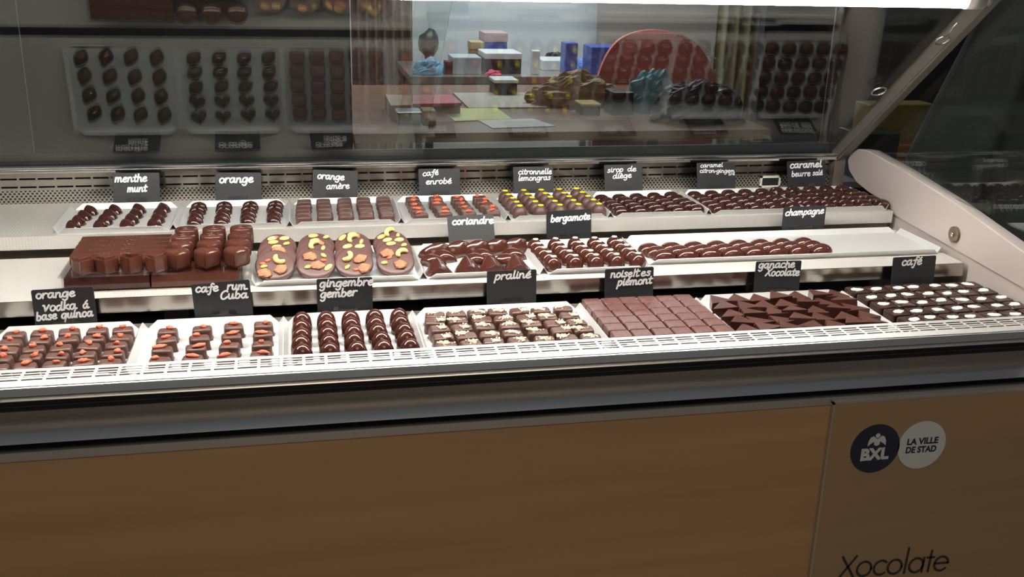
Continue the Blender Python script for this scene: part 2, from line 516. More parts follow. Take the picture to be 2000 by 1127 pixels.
part('riser', MB().box(XL, XC, 1.815, 1.818, H - .60, H - .5165), mat('dull_riser', (.42, .36, .29), .45, .2), ctr)
# --- back wall of the case: perforated strip, slotted strip, rail
part('perforated_strip', MB().box(XL, XC, 2.0215, 2.0235, Z3, H - .4672), MT['perf'], ctr, label='perforated steel strip behind the top shelf')
sx = []; x = XL + .01
while x < 1.12:
    sx.append((x, x + .0285)); x += .0325
slp = slotted(XL, XC, H - .4672, H - .4355, sx, [(H - .4620, H - .4587), (H - .4465, H - .4432)], lambda x, u, t: (x, 2.0215 + t, u), .002)
part('slotted_strip', slp, mat('slotted_steel', (.40, .37, .32), .24, 1.0), ctr, label='slotted steel strip under the glass rail')
rl = MB()
rl.extrude_x([(2.005, H - .4245), (2.003, H - .4270), (2.003, H - .4310), (2.024, H - .4360), (2.05, H - .4360), (2.05, H - .4200), (2.012, H - .4205)], XL, 1.146)
rl.extrude_x([(2.0035, H - .4170), (2.0015, H - .4195), (2.0035, H - .4225), (2.02, H - .4225), (2.02, H - .4170)], XL, 1.146)
part('glass_rail', rl, MT['chrome'], ctr, label='polished rail holding the lower edge of the glass')
# --- sloped glass: plane through (2.02, H-.427), 40 degrees from level, leaning to the front
GA = radians(40.0); GY, GZ = 2.02, H - .427
gd = Vector((0, -cos(GA), sin(GA))); gn = Vector((0, -sin(GA), -cos(GA)))
def gp(x, s, d=0.0):
    return Vector((x, GY, GZ)) + gd * s + gn * d
def pane(x0, x1, s0, s1, d0, d1):
    return MB().prism([gp(x0, s0, d0), gp(x1, s0, d0), gp(x1, s1, d0), gp(x0, s1, d0)], gn * (d1 - d0) * .6)
SG = .55
part('glass_pane', pane(XL, .243, .006, SG, 0.0, .005), MT['glass'], ctr, label='left sliding pane of sloped glass')
part('glass_pane', pane(.189, 1.143, .006, SG, -.012, -.007), MT['glass'], ctr, label='right sliding pane of sloped glass')
# --- right end: frame bar, cheek, side glass
fr = MB().prism([gp(1.143, -.008, .012), gp(1.168, -.008, .012), gp(1.168, .58, .012), gp(1.143, .58, .012)], gn * -.026)
fr.prism([gp(1.147, -.0, .016), gp(1.152, -.0, .016), gp(1.152, .58, .016), gp(1.147, .58, .016)], gn * -.004)
fr.box(1.143, 1.168, 2.004, 2.03, Z3, GZ + .004)
part('frame_bar', fr, mat('dull_frame_steel', (.27, .235, .205), .38, .7), ctr, label='sloped steel bar framing the right end of the glass')
ck = [(1.20, -.500), (1.398, -.4685), (1.622, -.4300), (1.797, -.4080), (1.925, -.3965), (1.965, -.4010), (1.992, -.4160), (2.000, -.4330), (1.990, -.4520), (1.955, -.4700), (1.90, -.4800), (1.83, -.4860), (1.80, -.5030), (1.398, -.5250), (1.20, -.5400)]
cm = MB().prism([(XC, y, H + z) for y, z in ck], (.028, 0, 0))
cheek = part('side_cheek', cm, MT['cheek'], ctr, bevel=.002, label='pinkish plastic cheek at the right end')
bt = MB()
bc = Vector((XC, 1.597, H - .486))
def disc_x(c, r, x0, x1, n=24):
    return [[(x, c[1] + r_ * cos(2 * pi * k / n), c[2] + r_ * sin(2 * pi * k / n)) for k in range(n)] for x, r_ in ((x0, r), (x1 + .001, r), (x1, r * .86), (x1 + .0006, r * .35), (x1 - .002, r * .32))]
bt.rings(disc_x(bc, .0145, XC, XC - .006), False, True, False)
but = part('round_button', bt, MT['bronze'], cheek, label='round bronze button on the cheek')
sc_ = MB(); sc_.blob((XC - .008, 1.596, H - .486), (.002, .004, .004), 3, .2)
part('screw', sc_, MT['chrome'], but)
part('side_wall', MB().box(XC + .003, XC + .03, 1.20, 2.06, Z1 - .09, H - .500), MT['cheek'], ctr)
sg = MB().prism([(XC + .012, y, H + z) for y, z in ((1.22, -.45), (1.22, -.08), (1.56, -.06), (1.63, -.09), (1.99, -.40), (1.99, -.42), (1.80, -.42))], (.006, 0, 0))
part('side_glass', sg, MT['sideglass'], ctr, label='clear side glass above the cheek')
# --- canopy and lamp
LY, LZ = 1.500, H - .0700
cp = MB().box(XL, XR, 1.30, 1.590, H - .040, H - .022)
part('canopy', cp, MT['steel'], ctr)
lh = MB().box(-.73, 1.07, LY - .016, LY + .018, H - .058, H - .041)
lh.box(-.73, 1.07, LY + .0165, LY + .0185, LZ - .0095, H - .041)  # unseen rear skirt, added to cut the tube's light on the top shelf
lamp = part('lamp_housing', lh, MT['lampcase'], ctr)
lt = MB(); lt.tube([(-.68, LY, LZ), (1.045, LY, LZ)], .0125, 16)
part('lamp_tube', lt, MT['led'], lamp, label='lit white lamp tube')
cpm = MB(); cpm.tube([(1.045, LY, LZ), (1.075, LY, LZ)], .0145, 16); cpm.tube([(1.075, LY, LZ), (1.088, LY, LZ)], .009, 12)
part('end_cap', cpm, MT['lampcase'], lamp)
hk = MB()
hk.tube([gp(1.125, .475 + .012 * cos(a) - .02, .016) + Vector((.012 * sin(a), 0, 0)) for a in [2 * pi * k / 14 for k in range(15)]], .0016, 8)
hk.tube([gp(1.125, .468, .016), gp(1.128, .50, .010)], .0014, 8)
part('glass_clip', hk, MT['chrome'], ctr, label='small chrome clip at the top of the frame')
# finger ring on the glass
def on_glass(px, py):
    r = ray(px, py); o = Vector((0, 0, H)); t = (Vector((0, GY, GZ)) - o).dot(gn) / r.dot(gn); return o + r * t
rc = on_glass(1716, 176); rg = MB()
rg.tube([rc + Vector((1, 0, 0)) * .0135 * cos(a) + gd * .0135 * sin(a) + gn * .003 for a in [2 * pi * k / 24 for k in range(25)]], .0017, 8)
part('finger_ring', rg, MT['chrome'], ctr, label='small bright ring set in the glass')
# thermometer display on the back strip
tp = at_y(1503, 354, 2.0213); fm = MB(); hw, hh = .0235, .0125
for a, b, c, d in ((-hw, hw, hh - .004, hh), (-hw, hw, -hh, -hh + .004), (-hw, -hw + .004, -hh, hh), (hw - .004, hw, -hh, hh)):
    fm.box(tp[0] + a, tp[0] + b, 2.016, 2.021, tp[2] + c, tp[2] + d)
th_ = part('temperature_display', fm, mat('cream_plastic', (.72, .70, .62), .5), ctr, label='cream framed temperature display')
part('screen', MB().box(tp[0] - hw + .004, tp[0] + hw - .004, 2.018, 2.021, tp[2] - hh + .004, tp[2] + hh - .004), MT['black'], th_)

# --- emblems and lettering on the end panel
PY = 1.2822
def dot_disc(cx, cz, r, y0, y1, n=48):
    mb = MB()
    mb.rings([[(cx + r * cos(2 * pi * k / n), y, cz + r * sin(2 * pi * k / n)) for k in range(n)] for y in (y0, y1)], True, True, False); return mb
c1 = at_y(1709, 876, PY); c2 = at_y(1800, 869, PY)
navy = mat('navy_print', (.018, .022, .045), .5); lgrey = mat('pale_grey_print', (.60, .62, .60), .5)
d1 = part('round_emblem', dot_disc(c1[0], c1[2], .0418, PY, PY - .0006), navy, ep, label='dark navy round emblem reading BXL')
d2 = part('round_emblem', dot_disc(c2[0], c2[2], .0415, PY, PY - .0006), lgrey, ep, label='pale grey round emblem reading LA VILLE DE STAD')


def text_mesh(txt, P0, P1, cap, y, weight=.0):
    """capital lettering from the built-in sans face, fitted between two points of a Y plane"""
    cu = bpy.data.curves.new('t', 'FONT'); cu.body = txt; cu.size = 1; cu.offset = weight; cu.resolution_u = 4; cu.extrude = 0
    o = bpy.data.objects.new('t', cu); COL.objects.link(o)
    dg = bpy.context.evaluated_depsgraph_get(); dg.update()
    me = bpy.data.meshes.new_from_object(o.evaluated_get(dg))
    vs = [v.co.copy() for v in me.vertices]; fs = [list(p.vertices) for p in me.polygons]
    bpy.data.objects.remove(o); bpy.data.curves.remove(cu); bpy.data.meshes.remove(me)
    x0 = min(v[0] for v in vs); x1 = max(v[0] for v in vs); z0 = min(v[1] for v in vs); z1 = max(v[1] for v in vs)
    P0, P1 = Vector(P0), Vector(P1); ex = P1 - P0
    ez = Vector((-ex[2], 0, ex[0])).normalized() * cap
    mb = MB(); out = []
    for v in vs:
        p = P0 + ex * ((v[0] - x0) / (x1 - x0)) + ez * ((v[1] - z0) / (z1 - z0)); p[1] = y
        out.append(p)
    mb.add(out, fs); return mb


bx = text_mesh('BXL', at_y(1679, 900.5, PY), at_y(1734, 896, PY), .0215, PY - .0009, .055)
part('lettering', bx, lgrey, d1)
bird = MB(); bc_ = at_y(1713, 860, PY)
def bp_(u, w): return (bc_[0] + u * .0155, PY - .0009, bc_[2] + w * .0155)
bird.add([bp_(.26 * cos(2 * pi * k / 14), .55 + .26 * sin(2 * pi * k / 14)) for k in range(14)], [list(range(14))])
for sgn in (-1, 1):
    ol = [(0, -.62), (.30, -.46), (.32, -.12), (.72, -.36), (1.0, -.60), (.98, -.1), (.78, .38), (.45, .52), (.2, .30), (0, .18)]
    bird.add([bp_(sgn * a, b) for a, b in ol], [list(range(10)) if sgn < 0 else list(range(10))[::-1]])
part('winged_figure', bird, lgrey, d1)
la = text_mesh('LA VILLE', at_y(1770.5, 869.5, PY), at_y(1831, 865, PY), .0116, PY - .0009, .042)
lb = text_mesh('DE STAD', at_y(1767.5, 885.5, PY), at_y(1827, 881.5, PY), .0116, PY - .0009, .042)
la.add(lb.v, lb.f)
part('lettering', la, navy, d2)
def arc(cx, cy, r, a0, a1, n=20):
    return [(cx + r * cos(radians(a0 + (a1 - a0) * k / n)), cy + r * sin(radians(a0 + (a1 - a0) * k / n))) for k in range(n + 1)]
FUT = {'X': (.60, [[(.03, .72), (.52, .0)], [(.52, .72), (.03, .0)]]), 'o': (.60, [arc(.27, .25, .25, 0, 360, 28)]), 'c': (.50, [arc(.27, .25, .25, 48, 312)]),
       'l': (.18, [[(.06, .88), (.06, .0)]]), 'a': (.62, [arc(.27, .25, .25, 0, 360, 28), [(.52, .51), (.52, .0)]]),
       't': (.30, [[(.13, .74), (.13, .0)], [(.01, .50), (.26, .50)]]), 'e': (.56, [[(.03, .27), (.51, .27)] , arc(.27, .25, .25, 5, 320)])}
xo = MB()
_cr = cr
cr = lambda p, k=1: [Vector((q[0], q[1], 0)) for q in p]
write(xo, 'Xocolate', at_y(1637, 1128, PY), at_y(1848, 1113, PY), .0268, (0, -1, 0), .15, .0, FUT, .0005, 0)
cr = _cr
part('shop_name_lettering', xo, mat('charcoal_print', (.030, .026, .025), .5), ep)

# ================================================================== TRAYS
def make_tray(label, x0, x1, y0, y1, z, h=.0105, fl=.0065, group='folded aluminium trays'):
    t = empty('display_tray', ((x0 + x1) / 2, (y0 + y1) / 2, z), label, 'tray', group)
    bx0, bx1, by0, by1 = x0 + fl, x1 - fl, y0 + fl, y1 - fl; th = .0008
    part('tray_base', MB().box(bx0, bx1, by0, by1, z, z + th), MT['tray'], t)
    c = .013
    def flange(p, q, d, cc):
        p, q, d = Vector(p), Vector(q), Vector(d); e = (q - p).normalized()
        up = Vector((0, 0, h)); n_ = e.cross(d + up).normalized() * th
        return MB().prism([p, q, q + d + up - e * cc, p + d + up + e * cc], n_)
    part('tray_lip', flange((bx0, by0, z), (bx1, by0, z), (0, -fl, 0), c), MT['tray'], t)
    part('tray_lip', flange((bx1, by1, z), (bx0, by1, z), (0, fl, 0), c), MT['tray'], t)
    part('tray_lip', flange((bx1, by0 + .001, z), (bx1, by1 - .001, z), (fl, 0, 0), .002), MT['tray'], t)
    part('tray_lip', flange((bx0, by1 - .001, z), (bx0, by0 + .001, z), (-fl, 0, 0), .002), MT['tray'], t)
    return t


TZ = .0015
x3 = [-.0101 * 1.792 + .1985 * k for k in range(-2, 7)]
x3[0] = -.4125; x3[-1] = 1.160
T3 = ['menthe', 'orange', 'orange amère', 'café enrobé', 'citronnelle', 'sirop', 'citron caramel', 'salted caramel']
for i, nm in enumerate(T3):
    make_tray('aluminium tray behind the middle shelf, under the %s card' % nm, x3[i] + .0006, x3[i + 1] - .0006, 1.7955, 1.968, Z3 + .0005)
X1 = [-.445, -.2367, -.0308, .1674, .4414, .6421, .9081, 1.163]
T1 = ['orange vodka', 'rum', 'gingembre', 'praliné', 'noisettes', 'ganache', 'plain café']
for i, nm in enumerate(T1):
    make_tray('white lit tray by the front grille, holding the %s chocolates' % nm, X1[i] + .0006, X1[i + 1] - .0006, 1.3275, 1.524, Z1 + .0005)
make_tray('tray of leaning nut discs on the middle shelf', -.0785, .1925, 1.571, 1.746, Z2 + .0005)
make_tray('tray under the coriandre card on the middle shelf', .1940, .3945, 1.573, 1.746, Z2 + .0005)
make_tray('tray under the bergamote card on the middle shelf', .3965, .5790, 1.573, 1.746, Z2 + .0005)
make_tray('long half-empty tray at the right of the middle shelf', .5840, 1.156, 1.604, 1.7575, Z2 + .0005)

# ================================================================== CHOCOLATE SHAPES (local, base at z = 0)
def ell(rx, ry, n=24, e=2.0):
    out = []
    for k in range(n):
        a = 2 * pi * k / n; c, s = cos(a), sin(a)
        out.append((math.copysign(abs(c) ** (2 / e), c) * rx, math.copysign(abs(s) ** (2 / e), s) * ry))
    return out


def dome(outline, h, e1=1.0, e2=1.0, N=8, base=.0, c=(0, 0), foot=0.0, top=0.0):
    mb = MB(); R = []
    if foot:
        R.append([(c[0] + (x - c[0]) * (1 + foot), c[1] + (y - c[1]) * (1 + foot), 0) for x, y in outline])
        R.append([(c[0] + (x - c[0]) * (1 + foot * .8), c[1] + (y - c[1]) * (1 + foot * .8), .0012) for x, y in outline])
    R.append([(x, y, 0.0 if not foot else .002) for x, y in outline])
    for k in range(N):
        t = k / N * pi / 2
        s = max(cos(t), 1e-4) ** e1; s = top + (1 - top) * s; z = base + (h - base) * sin(t) ** e2
        R.append([(c[0] + (x - c[0]) * s, c[1] + (y - c[1]) * s, z) for x, y in outline])
    s = top + .02
    R.append([(c[0] + (x - c[0]) * s, c[1] + (y - c[1]) * s, h) for x, y in outline])
    mb.rings(R, True, True, True); return mb


def leaf(L, w, h, ridge=.0, bend=.0, tipw=.35, nu=14, nv=10, peak=0.0, flat=2.0):
    """pointed leaf along +Y, midrib may be sharp (ridge) and bent sideways"""
    mb = MB(); v = []; f = []
    for i in range(nu + 1):
        u = -1 + 2 * i / nu
        ww = w * max(0.0, 1 - abs(u) ** 1.9) ** (.72) + 1e-4
        hh = h * (max(0.0, 1 - abs(u - peak) ** flat / (1 + abs(peak)) ** flat)) ** .55 * (1 - .0 * u) * (1 if abs(u) < .999 else 0)
        cx = bend * (u * u * u)
        for j in range(nv + 1):
            q = -1 + 2 * j / nv
            z = hh * ((1 - abs(q) ** 2.2) ** .6 * (1 - ridge) + ridge * (1 - abs(q)))
            v.append((cx + q * ww, u * L, max(z, 0)))
    for i in range(nu):
        for j in range(nv):
            a = i * (nv + 1) + j; f.append((a, a + 1, a + nv + 2, a + nv + 1))
    mb.add(v, f, True)
    lo = []                                                        # closed flat underside
    ring = [(i * (nv + 1)) for i in range(nu + 1)] + [(i * (nv + 1) + nv) for i in range(nu, -1, -1)]
    mb.f.append(ring[::1]); mb.sm.append(False)
    return mb


def heart(s, n=28):
    out = []
    for k in range(n):
        t = 2 * pi * k / n + .001
        out.append((s * 16 * sin(t) ** 3 / 16, s * (13 * cos(t) - 5 * cos(2 * t) - 2 * cos(3 * t) - cos(4 * t)) / 16))
    return out[::-1]


def coated(w, d, h, seed):
    """enrobed block: soft rectangular dome with a thin irregular foot of set chocolate"""
    r = random.Random(seed); o = ell(w / 2, d / 2, 28, 5.0)
    mb = MB(); R = []
    ft = [1 + r.uniform(.02, .07) + (.10 if r.random() < .12 else 0) for _ in o]
    R.append([(x * k + .0006, y * k - .0004, 0) for (x, y), k in zip(o, ft)])
    R.append([(x * (1 + (k - 1) * .7), y * (1 + (k - 1) * .7), .0014) for (x, y), k in zip(o, ft)])
    tl = r.uniform(-.04, .04); tl2 = r.uniform(-.05, .05)
    for s, z in ((1.0, .003), (1.0, h * .45), (.985, h * .72), (.95, h * .88), (.88, h * .965), (.72, h), (.45, h * 1.012), (.15, h * 1.015), (.02, h * 1.015)):
        R.append([(x * s, y * s, z + (x * tl + y * tl2) * (z / h)) for x, y in o])
    mb.rings(R, True, True, True); return mb


def flake(L, w, h, seed, bumps=.55):
    mb = MB(); mb.blob((0, 0, h * .45), (L, w, h * .75), seed, bumps, 10, 6, 2.3); return mb


def crumbs(w, d, seed, n=56):
    r = random.Random(seed); mb = MB(); cx, cy = r.uniform(-.2, .25) * w, r.uniform(-.2, .2) * d
    for _ in range(n):
        a = r.uniform(0, 2 * pi); q = abs(r.gauss(0, .5))
        x = max(-w * .47, min(w * .47, cx + cos(a) * q * w * .34)); y = max(-d * .47, min(d * .47, cy + sin(a) * q * d * .36))
        M = Matrix.Translation((x, y, r.uniform(.0, .0012))) @ Matrix.Rotation(r.uniform(0, 6), 4, 'Z') @ Matrix.Rotation(r.uniform(-.6, .6), 4, 'X')
        a_, b_, c_ = r.uniform(.0008, .0021), r.uniform(.0006, .0012), r.uniform(.0005, .0011)
        mb.box(-a_, a_, -b_, b_, -c_, c_, M)
    return mb


def bevel_block(w, d, h, b=.0012, topf=1.0):
    o = [(w / 2 - b, -d / 2), (w / 2, -d / 2 + b), (w / 2, d / 2 - b), (w / 2 - b, d / 2), (-w / 2 + b, d / 2), (-w / 2, d / 2 - b), (-w / 2, -d / 2 + b), (-w / 2 + b, -d / 2)]
    mb = MB(); mb.rings([[(x, y, 0) for x, y in o], [(x * topf, y * topf, h - b) for x, y in o], [(x * topf * (1 - 2 * b / w), y * topf * (1 - 2 * b / d), h) for x, y in o]], True, True, False); return mb


def rough_block(w, d, h, seed):
    r = random.Random(seed); o = ell(w / 2, d / 2, 22, 7.0); mb = MB(); R = []
    for s, z, j in ((1.0, 0, 0), (1.0, h * .8, .02), (.985, h * .93, .035), (.93, h, .03), (.6, h * 1.0, .0), (.05, h, 0)):
        R.append([(x * (s + r.uniform(-j, j)), y * (s + r.uniform(-j, j)), z + (r.uniform(-.0006, .0006) if s < .95 and s > .5 else 0)) for x, y in o])
    mb.rings(R, True, True, False); return mb


def tri_block(a, b, h, q=.15):
    o = [(-a / 2, -b / 2), (a / 2, -b / 2), (a * q, b / 2)]
    mb = MB(); cx = sum(p[0] for p in o) / 3; cy = sum(p[1] for p in o) / 3
    mb.rings([[(x, y, 0) for x, y in o], [(x, y, h - .0008) for x, y in o], [(cx + (x - cx) * .965, cy + (y - cy) * .965, h) for x, y in o]], True, True, False); return mb


def disc_dot(r, h, n=18, wob=0.0, seed=0, sx=1.0):
    rr = random.Random(seed); k = [1 + rr.uniform(-wob, wob) for _ in range(n)]; mb = MB()
    mb.rings([[(r * sx * k[i] * cos(2 * pi * i / n) * s, r * k[i] * sin(2 * pi * i / n) * s, z) for i in range(n)] for s, z in ((1.0, -.0006), (1.0, h * .5), (.9, h), (.3, h * 1.1))], True, True, True); return mb


def kit(mb, name, material):
    me = mb.mesh(name); me.materials.append(material); return (name, me)


ORD = ['leftmost', 'second from left', 'third from left', 'fourth from left', 'fifth from left', 'sixth from left', 'seventh from left', 'eighth from left']
def col_word(i, n):
    if i == n - 1: return 'rightmost'
    if n % 2 and i == n // 2: return 'middle one'
    return ORD[i]
def row_word(j, n):                                                 # j = 0 is the rear row
    if j == 0: return 'back row'
    if j == n - 1: return 'front row'
    if n == 3: return 'middle row'
    if n == 4: return ('', 'third row', 'second row')[j]
    if n == 5: return ('', 'fourth row', 'third row', 'second row')[j]
    return ('', 'fifth row', 'fourth row', 'third row', 'second row')[j]


def place(name, loc, rz, body, label, group, extras=(), tilt=(0, 0), cat='chocolate', scale=1.0):
    """body = (partname, mesh); extras = [(partname, mesh, (x,y,z), rz)]; one Empty per piece when it has parts"""
    if not extras:
        o = bpy.data.objects.new(name, body[1]); o.location = loc; o.rotation_euler = (tilt[0], tilt[1], rz); o.scale = (scale,) * 3
        lk(o); return tag(o, label, cat, group)
    e = empty(name, loc, label, cat, group); e.rotation_euler = (tilt[0], tilt[1], rz); e.scale = (scale,) * 3
    b = bpy.data.objects.new(body[0], body[1]); lk(b, e)
    for nm, me, p, r in extras:
        c = bpy.data.objects.new(nm, me); c.location = p
        c.rotation_euler = r if isinstance(r, tuple) else (0, 0, r)
        lk(c, e)
        if nm == 'nut_crumbs': c['kind'] = 'stuff'
    return e


def quad(RL, RR, FL, FR, z, ncol, nrow):
    a, b, c, d = (at_z(*p, z) for p in (RL, RR, FL, FR))
    P = []
    for j in range(nrow):
        t = j / max(nrow - 1, 1)
        l, r = a.lerp(c, t), b.lerp(d, t)
        P.append([l.lerp(r, i / max(ncol - 1, 1)) for i in range(ncol)])
    return P


def grid(RL, RR, FL, FR, zbase, h, ncol, nrow, y0=None, y1=None):
    """centres of a block of pieces from its four corner tops in the photo, kept between y0 and y1 of its tray"""
    P = quad(RL, RR, FL, FR, zbase + h, ncol, nrow)
    for i in range(ncol):
        a, b = P[0][i].copy(), P[-1][i].copy()
        ta = min(a[1], y1) if y1 else a[1]; tb = max(b[1], y0) if y0 else b[1]
        for j in range(nrow):
            t = j / max(nrow - 1, 1); q = a.lerp(b, t); yn = ta + (tb - ta) * t
            k = yn / q[1]
            P[j][i] = Vector((q[0] * (1 + (k - 1) * .5), yn, zbase))
    px = (P[0][-1] - P[0][0]).length / (ncol - 1); py = (P[-1][0] - P[0][0]).length / (nrow - 1)
    return P, px, py


rnd = random.Random(11)
def jit(p, s): return Vector((p[0] + rnd.uniform(-s, s), p[1] + rnd.uniform(-s, s), p[2]))


info = []
B3, B2, B1 = Z3 + TZ, Z2 + TZ, Z1 + TZ

# ---- row 3: menthe -------------------------------------------------------------
P, px, py = grid((175.9, 404), (317.8, 399), (138, 441), (300, 434), B3, .013, 4, 4, 1.821, 1.944); info.append(('menthe', px, py))
K = kit(leaf(.0190, .0132, .0160, .25, .004, peak=.12), 'mint_chocolate', MT['choc'])
for j in range(4):
    for i in range(4):
        place('mint_chocolate', jit(P[j][i], .0012), radians(36 + rnd.uniform(-9, 9)), K,
              'glossy leaf-shaped dark chocolate, %s in the %s, menthe tray' % (col_word(i, 4), row_word(j, 4)), 'leaf chocolates on the menthe tray')
# ---- orange: three rows of drops, two rows of hearts ----------------------------
P, px, py = grid((388, 398), (538, 395), (378, 436), (533, 432), B3, .012, 4, 5, 1.822, 1.944); info.append(('orange', px, py))
KD = kit(leaf(.0162, .0132, .0155, .0, -.005, peak=0), 'orange_chocolate', MT['choc'])
KH = kit(dome(heart(.0152), .0155, .75, .9, 8, .004, (0, .001)), 'heart_chocolate', MT['choc'])
for j in range(5):
    for i in range(4):
        if j < 2:
            place('heart_chocolate', jit(P[j][i], .001), pi + radians(rnd.uniform(-10, 10)), KH,
                  'glossy heart-shaped dark chocolate, %s in the %s, orange tray' % (col_word(i, 4), row_word(j, 5)), 'hearts on the orange tray')
        else:
            place('orange_chocolate', jit(P[j][i], .001), radians(30 + rnd.uniform(-8, 8)), KD,
                  'glossy drop-shaped dark chocolate, %s in the %s, orange tray' % (col_word(i, 4), row_word(j, 5)), 'drops on the orange tray')
# ---- orange amere ----------------------------------------------------------------
P, px, py = grid((592.7, 392), (748.8, 386.5), (593.7, 428), (757, 422), B3, .0145, 5, 5, 1.8175, 1.947); info.append(('amere', px, py))
KA = [kit(coated(.0275, .0232, .0150, 100 + s), 'enrobed_chocolate', MT['enrobed']) for s in range(4)]
for j in range(5):
    for i in range(5):
        place('enrobed_chocolate', jit(P[j][i], .0012), radians(rnd.uniform(-5, 5)), rnd.choice(KA),
              'plain enrobed dark chocolate, %s in the %s, orange amère tray' % (col_word(i, 5), row_word(j, 5)), 'plain chocolates on the orange amère tray')
# ---- cafe enrobe ------------------------------------------------------------------
FL = [kit(flake(.0062 + .0014 * (s % 3), .0037, .0036, s, .75), 'berry_flake', MT['berry']) for s in range(5)]
P, px, py = grid((806, 386), (936, 384.5), (823, 424), (967, 420), B3, .0145, 4, 5, 1.8175, 1.947); info.append(('enrobe', px, py))
for j in range(5):
    for i in range(4):
        k = rnd.choice(FL)
        place('enrobed_chocolate', jit(P[j][i], .0015), radians(rnd.uniform(-9, 9)), rnd.choice(KA),
              'enrobed chocolate with red flake, %s in the %s, café enrobé tray' % (col_word(i, 4), row_word(j, 5)), 'chocolates on the café enrobé tray',
              [('berry_flake', k[1], (rnd.uniform(-.006, .006), rnd.uniform(-.005, .005), .0148), rnd.uniform(-1, 1))])
# ---- citronnelle --------------------------------------------------------------------
P, px, py = grid((987.5, 372), (1127, 367.5), (1018.8, 406.5), (1172, 401.5), B3, .0235, 5, 5, 1.8180, 1.946); info.append(('citronnelle', px, py))
KC = kit(dome(ell(.0138, .0138, 28), .0235, .95, 1.0, 10, .006), 'dome_chocolate', MT['mauve'])
KCg = kit(dome(ell(.0138, .0138, 28), .0235, .95, 1.0, 10, .006), 'dome_chocolate', MT['chocred'])
YD = [kit(disc_dot(.0054, .0009, 20, .04, s), 'yellow_dot', MT['yellow']) for s in range(3)]
for j in range(5):
    for i in range(5):
        place('dome_chocolate', jit(P[j][i], .0008), rnd.uniform(0, 6), KC,
              'round chocolate with yellow dot, %s in the %s, citronnelle tray' % (col_word(i, 5), row_word(j, 5)), 'domes on the citronnelle tray',
              [('yellow_dot', rnd.choice(YD)[1], (rnd.uniform(-.001, .001), rnd.uniform(-.001, .001), .0229), 0.0)])
# ---- sirop, caramel, salted caramel ----------------------------------------------------
KS = kit(dome(ell(.0152, .0140, 28, 3.0), .0165, .72, 1.0, 9, .004), 'cushion_chocolate', MT['choc'])
for nm, q in (('sirop', ((1176, 382), (1312, 376), (1219, 414), (1366, 408))), ('citron-gingembre caramel', ((1357, 375), (1489, 369.5), (1410, 408), (1553, 400.5))), ('salted caramel', ((1518, 367), (1645, 361), (1588, 401.5), (1726, 393.5)))):
    P, px, py = grid(*q, B3, .0150, 5, 5, 1.8180, 1.946); info.append((nm, px, py))
    for j in range(5):
        for i in range(5):
            place('cushion_chocolate', jit(P[j][i], .0006), radians(rnd.uniform(-4, 4)), KS,
                  'glossy cushion-shaped chocolate, %s in the %s, %s tray' % (col_word(i, 5), row_word(j, 5), nm), 'cushions on the %s tray' % nm)

# ---- row 2: bergamote ---------------------------------------------------------------------
P, px, py = grid((1044.7, 466.5), (1199.8, 461.8), (1087.5, 516.5), (1254, 509.5), B2, .0245, 5, 5, 1.5990, 1.722); info.append(('bergamote', px, py))
WD = [kit(disc_dot(.0048, .0009, 18, .10, s), 'white_dot', MT['white']) for s in range(3)]
KB = kit(dome(ell(.0146, .0146, 30), .0245, .95, 1.0, 10, .006), 'dome_chocolate', MT['chocred'])
for j in range(5):
    for i in range(5):
        p = jit(P[j][i], .0007)
        place('dome_chocolate', p, rnd.uniform(0, 6), KB,
              'shiny round chocolate with white dot, %s in the %s, bergamote tray' % (col_word(i, 5), row_word(j, 5)), 'domes on the bergamote tray',
              [('white_dot', rnd.choice(WD)[1], (rnd.uniform(-.001, .001), rnd.uniform(-.001, .001), .0239), 0.0)])
# ---- champagne -------------------------------------------------------------------------------
P, px, py = grid((1268, 477), (1570, 466), (1303, 499), (1613, 489), B2, .0165, 8, 3, 1.6330, 1.735); info.append(('champagne', px, py))
KO = kit(dome(ell(.0212, .0160, 32, 2.3), .0185, .9, 1.0, 10, .003), 'oval_chocolate', MT['chocred'])
for j in range(3):
    for i in range(8):
        place('oval_chocolate', jit(P[j][i], .0006), radians(rnd.uniform(-3, 3)), KO,
              'shiny oval chocolate, %s in the %s, champagne tray' % (col_word(i, 8), row_word(j, 3)), 'ovals on the champagne tray')
# ---- coriandre leaves ---------------------------------------------------------------------------
def up_leaf(L, w, h, bend):
    """pointed leaf that climbs to a sharp peak at its far end, with ribs"""
    mb = MB(); v = []; f = []; nu, nv = 16, 12
    for i in range(nu + 1):
        u = i / nu
        ww = w * (1 - u ** 3.2) ** .72 * (.80 + .20 * min(1, u * 4)) + 2e-4
        zz = h * (.62 + .38 * u) * (1 - max(0, u - .86) * 5.5)
        for j in range(nv + 1):
            q = -1 + 2 * j / nv
            rib = 1 + .06 * cos(q * pi * 4)
            v.append((bend * u * u + q * ww, -L / 2 + L * u, max(0, zz * (1 - abs(q) ** 1.8) * rib)))
    for i in range(nu):
        for j in range(nv):
            a = i * (nv + 1) + j; f.append((a, a + 1, a + nv + 2, a + nv + 1))
    mb.add(v, f, True)
    mb.f.append([i * (nv + 1) for i in range(nu + 1)] + [i * (nv + 1) + nv for i in range(nu, -1, -1)]); mb.sm.append(False)
    mb.f.append(list(range(nv + 1))); mb.sm.append(False)
    return mb
KU = [kit(up_leaf(.050, .0240, .0215, b), 'leaf_chocolate', MT['chocred']) for b in (-.002, .003)]
KR = kit(leaf(.0265, .0150, .0270, .40, .014, peak=.30), 'leaf_chocolate', MT['chocred'])
KM = kit(leaf(.021, .0160, .0190, .0, -.010, peak=.1), 'leaf_chocolate', MT['chocred'])
grp = 'leaf chocolates on the coriandre tray'
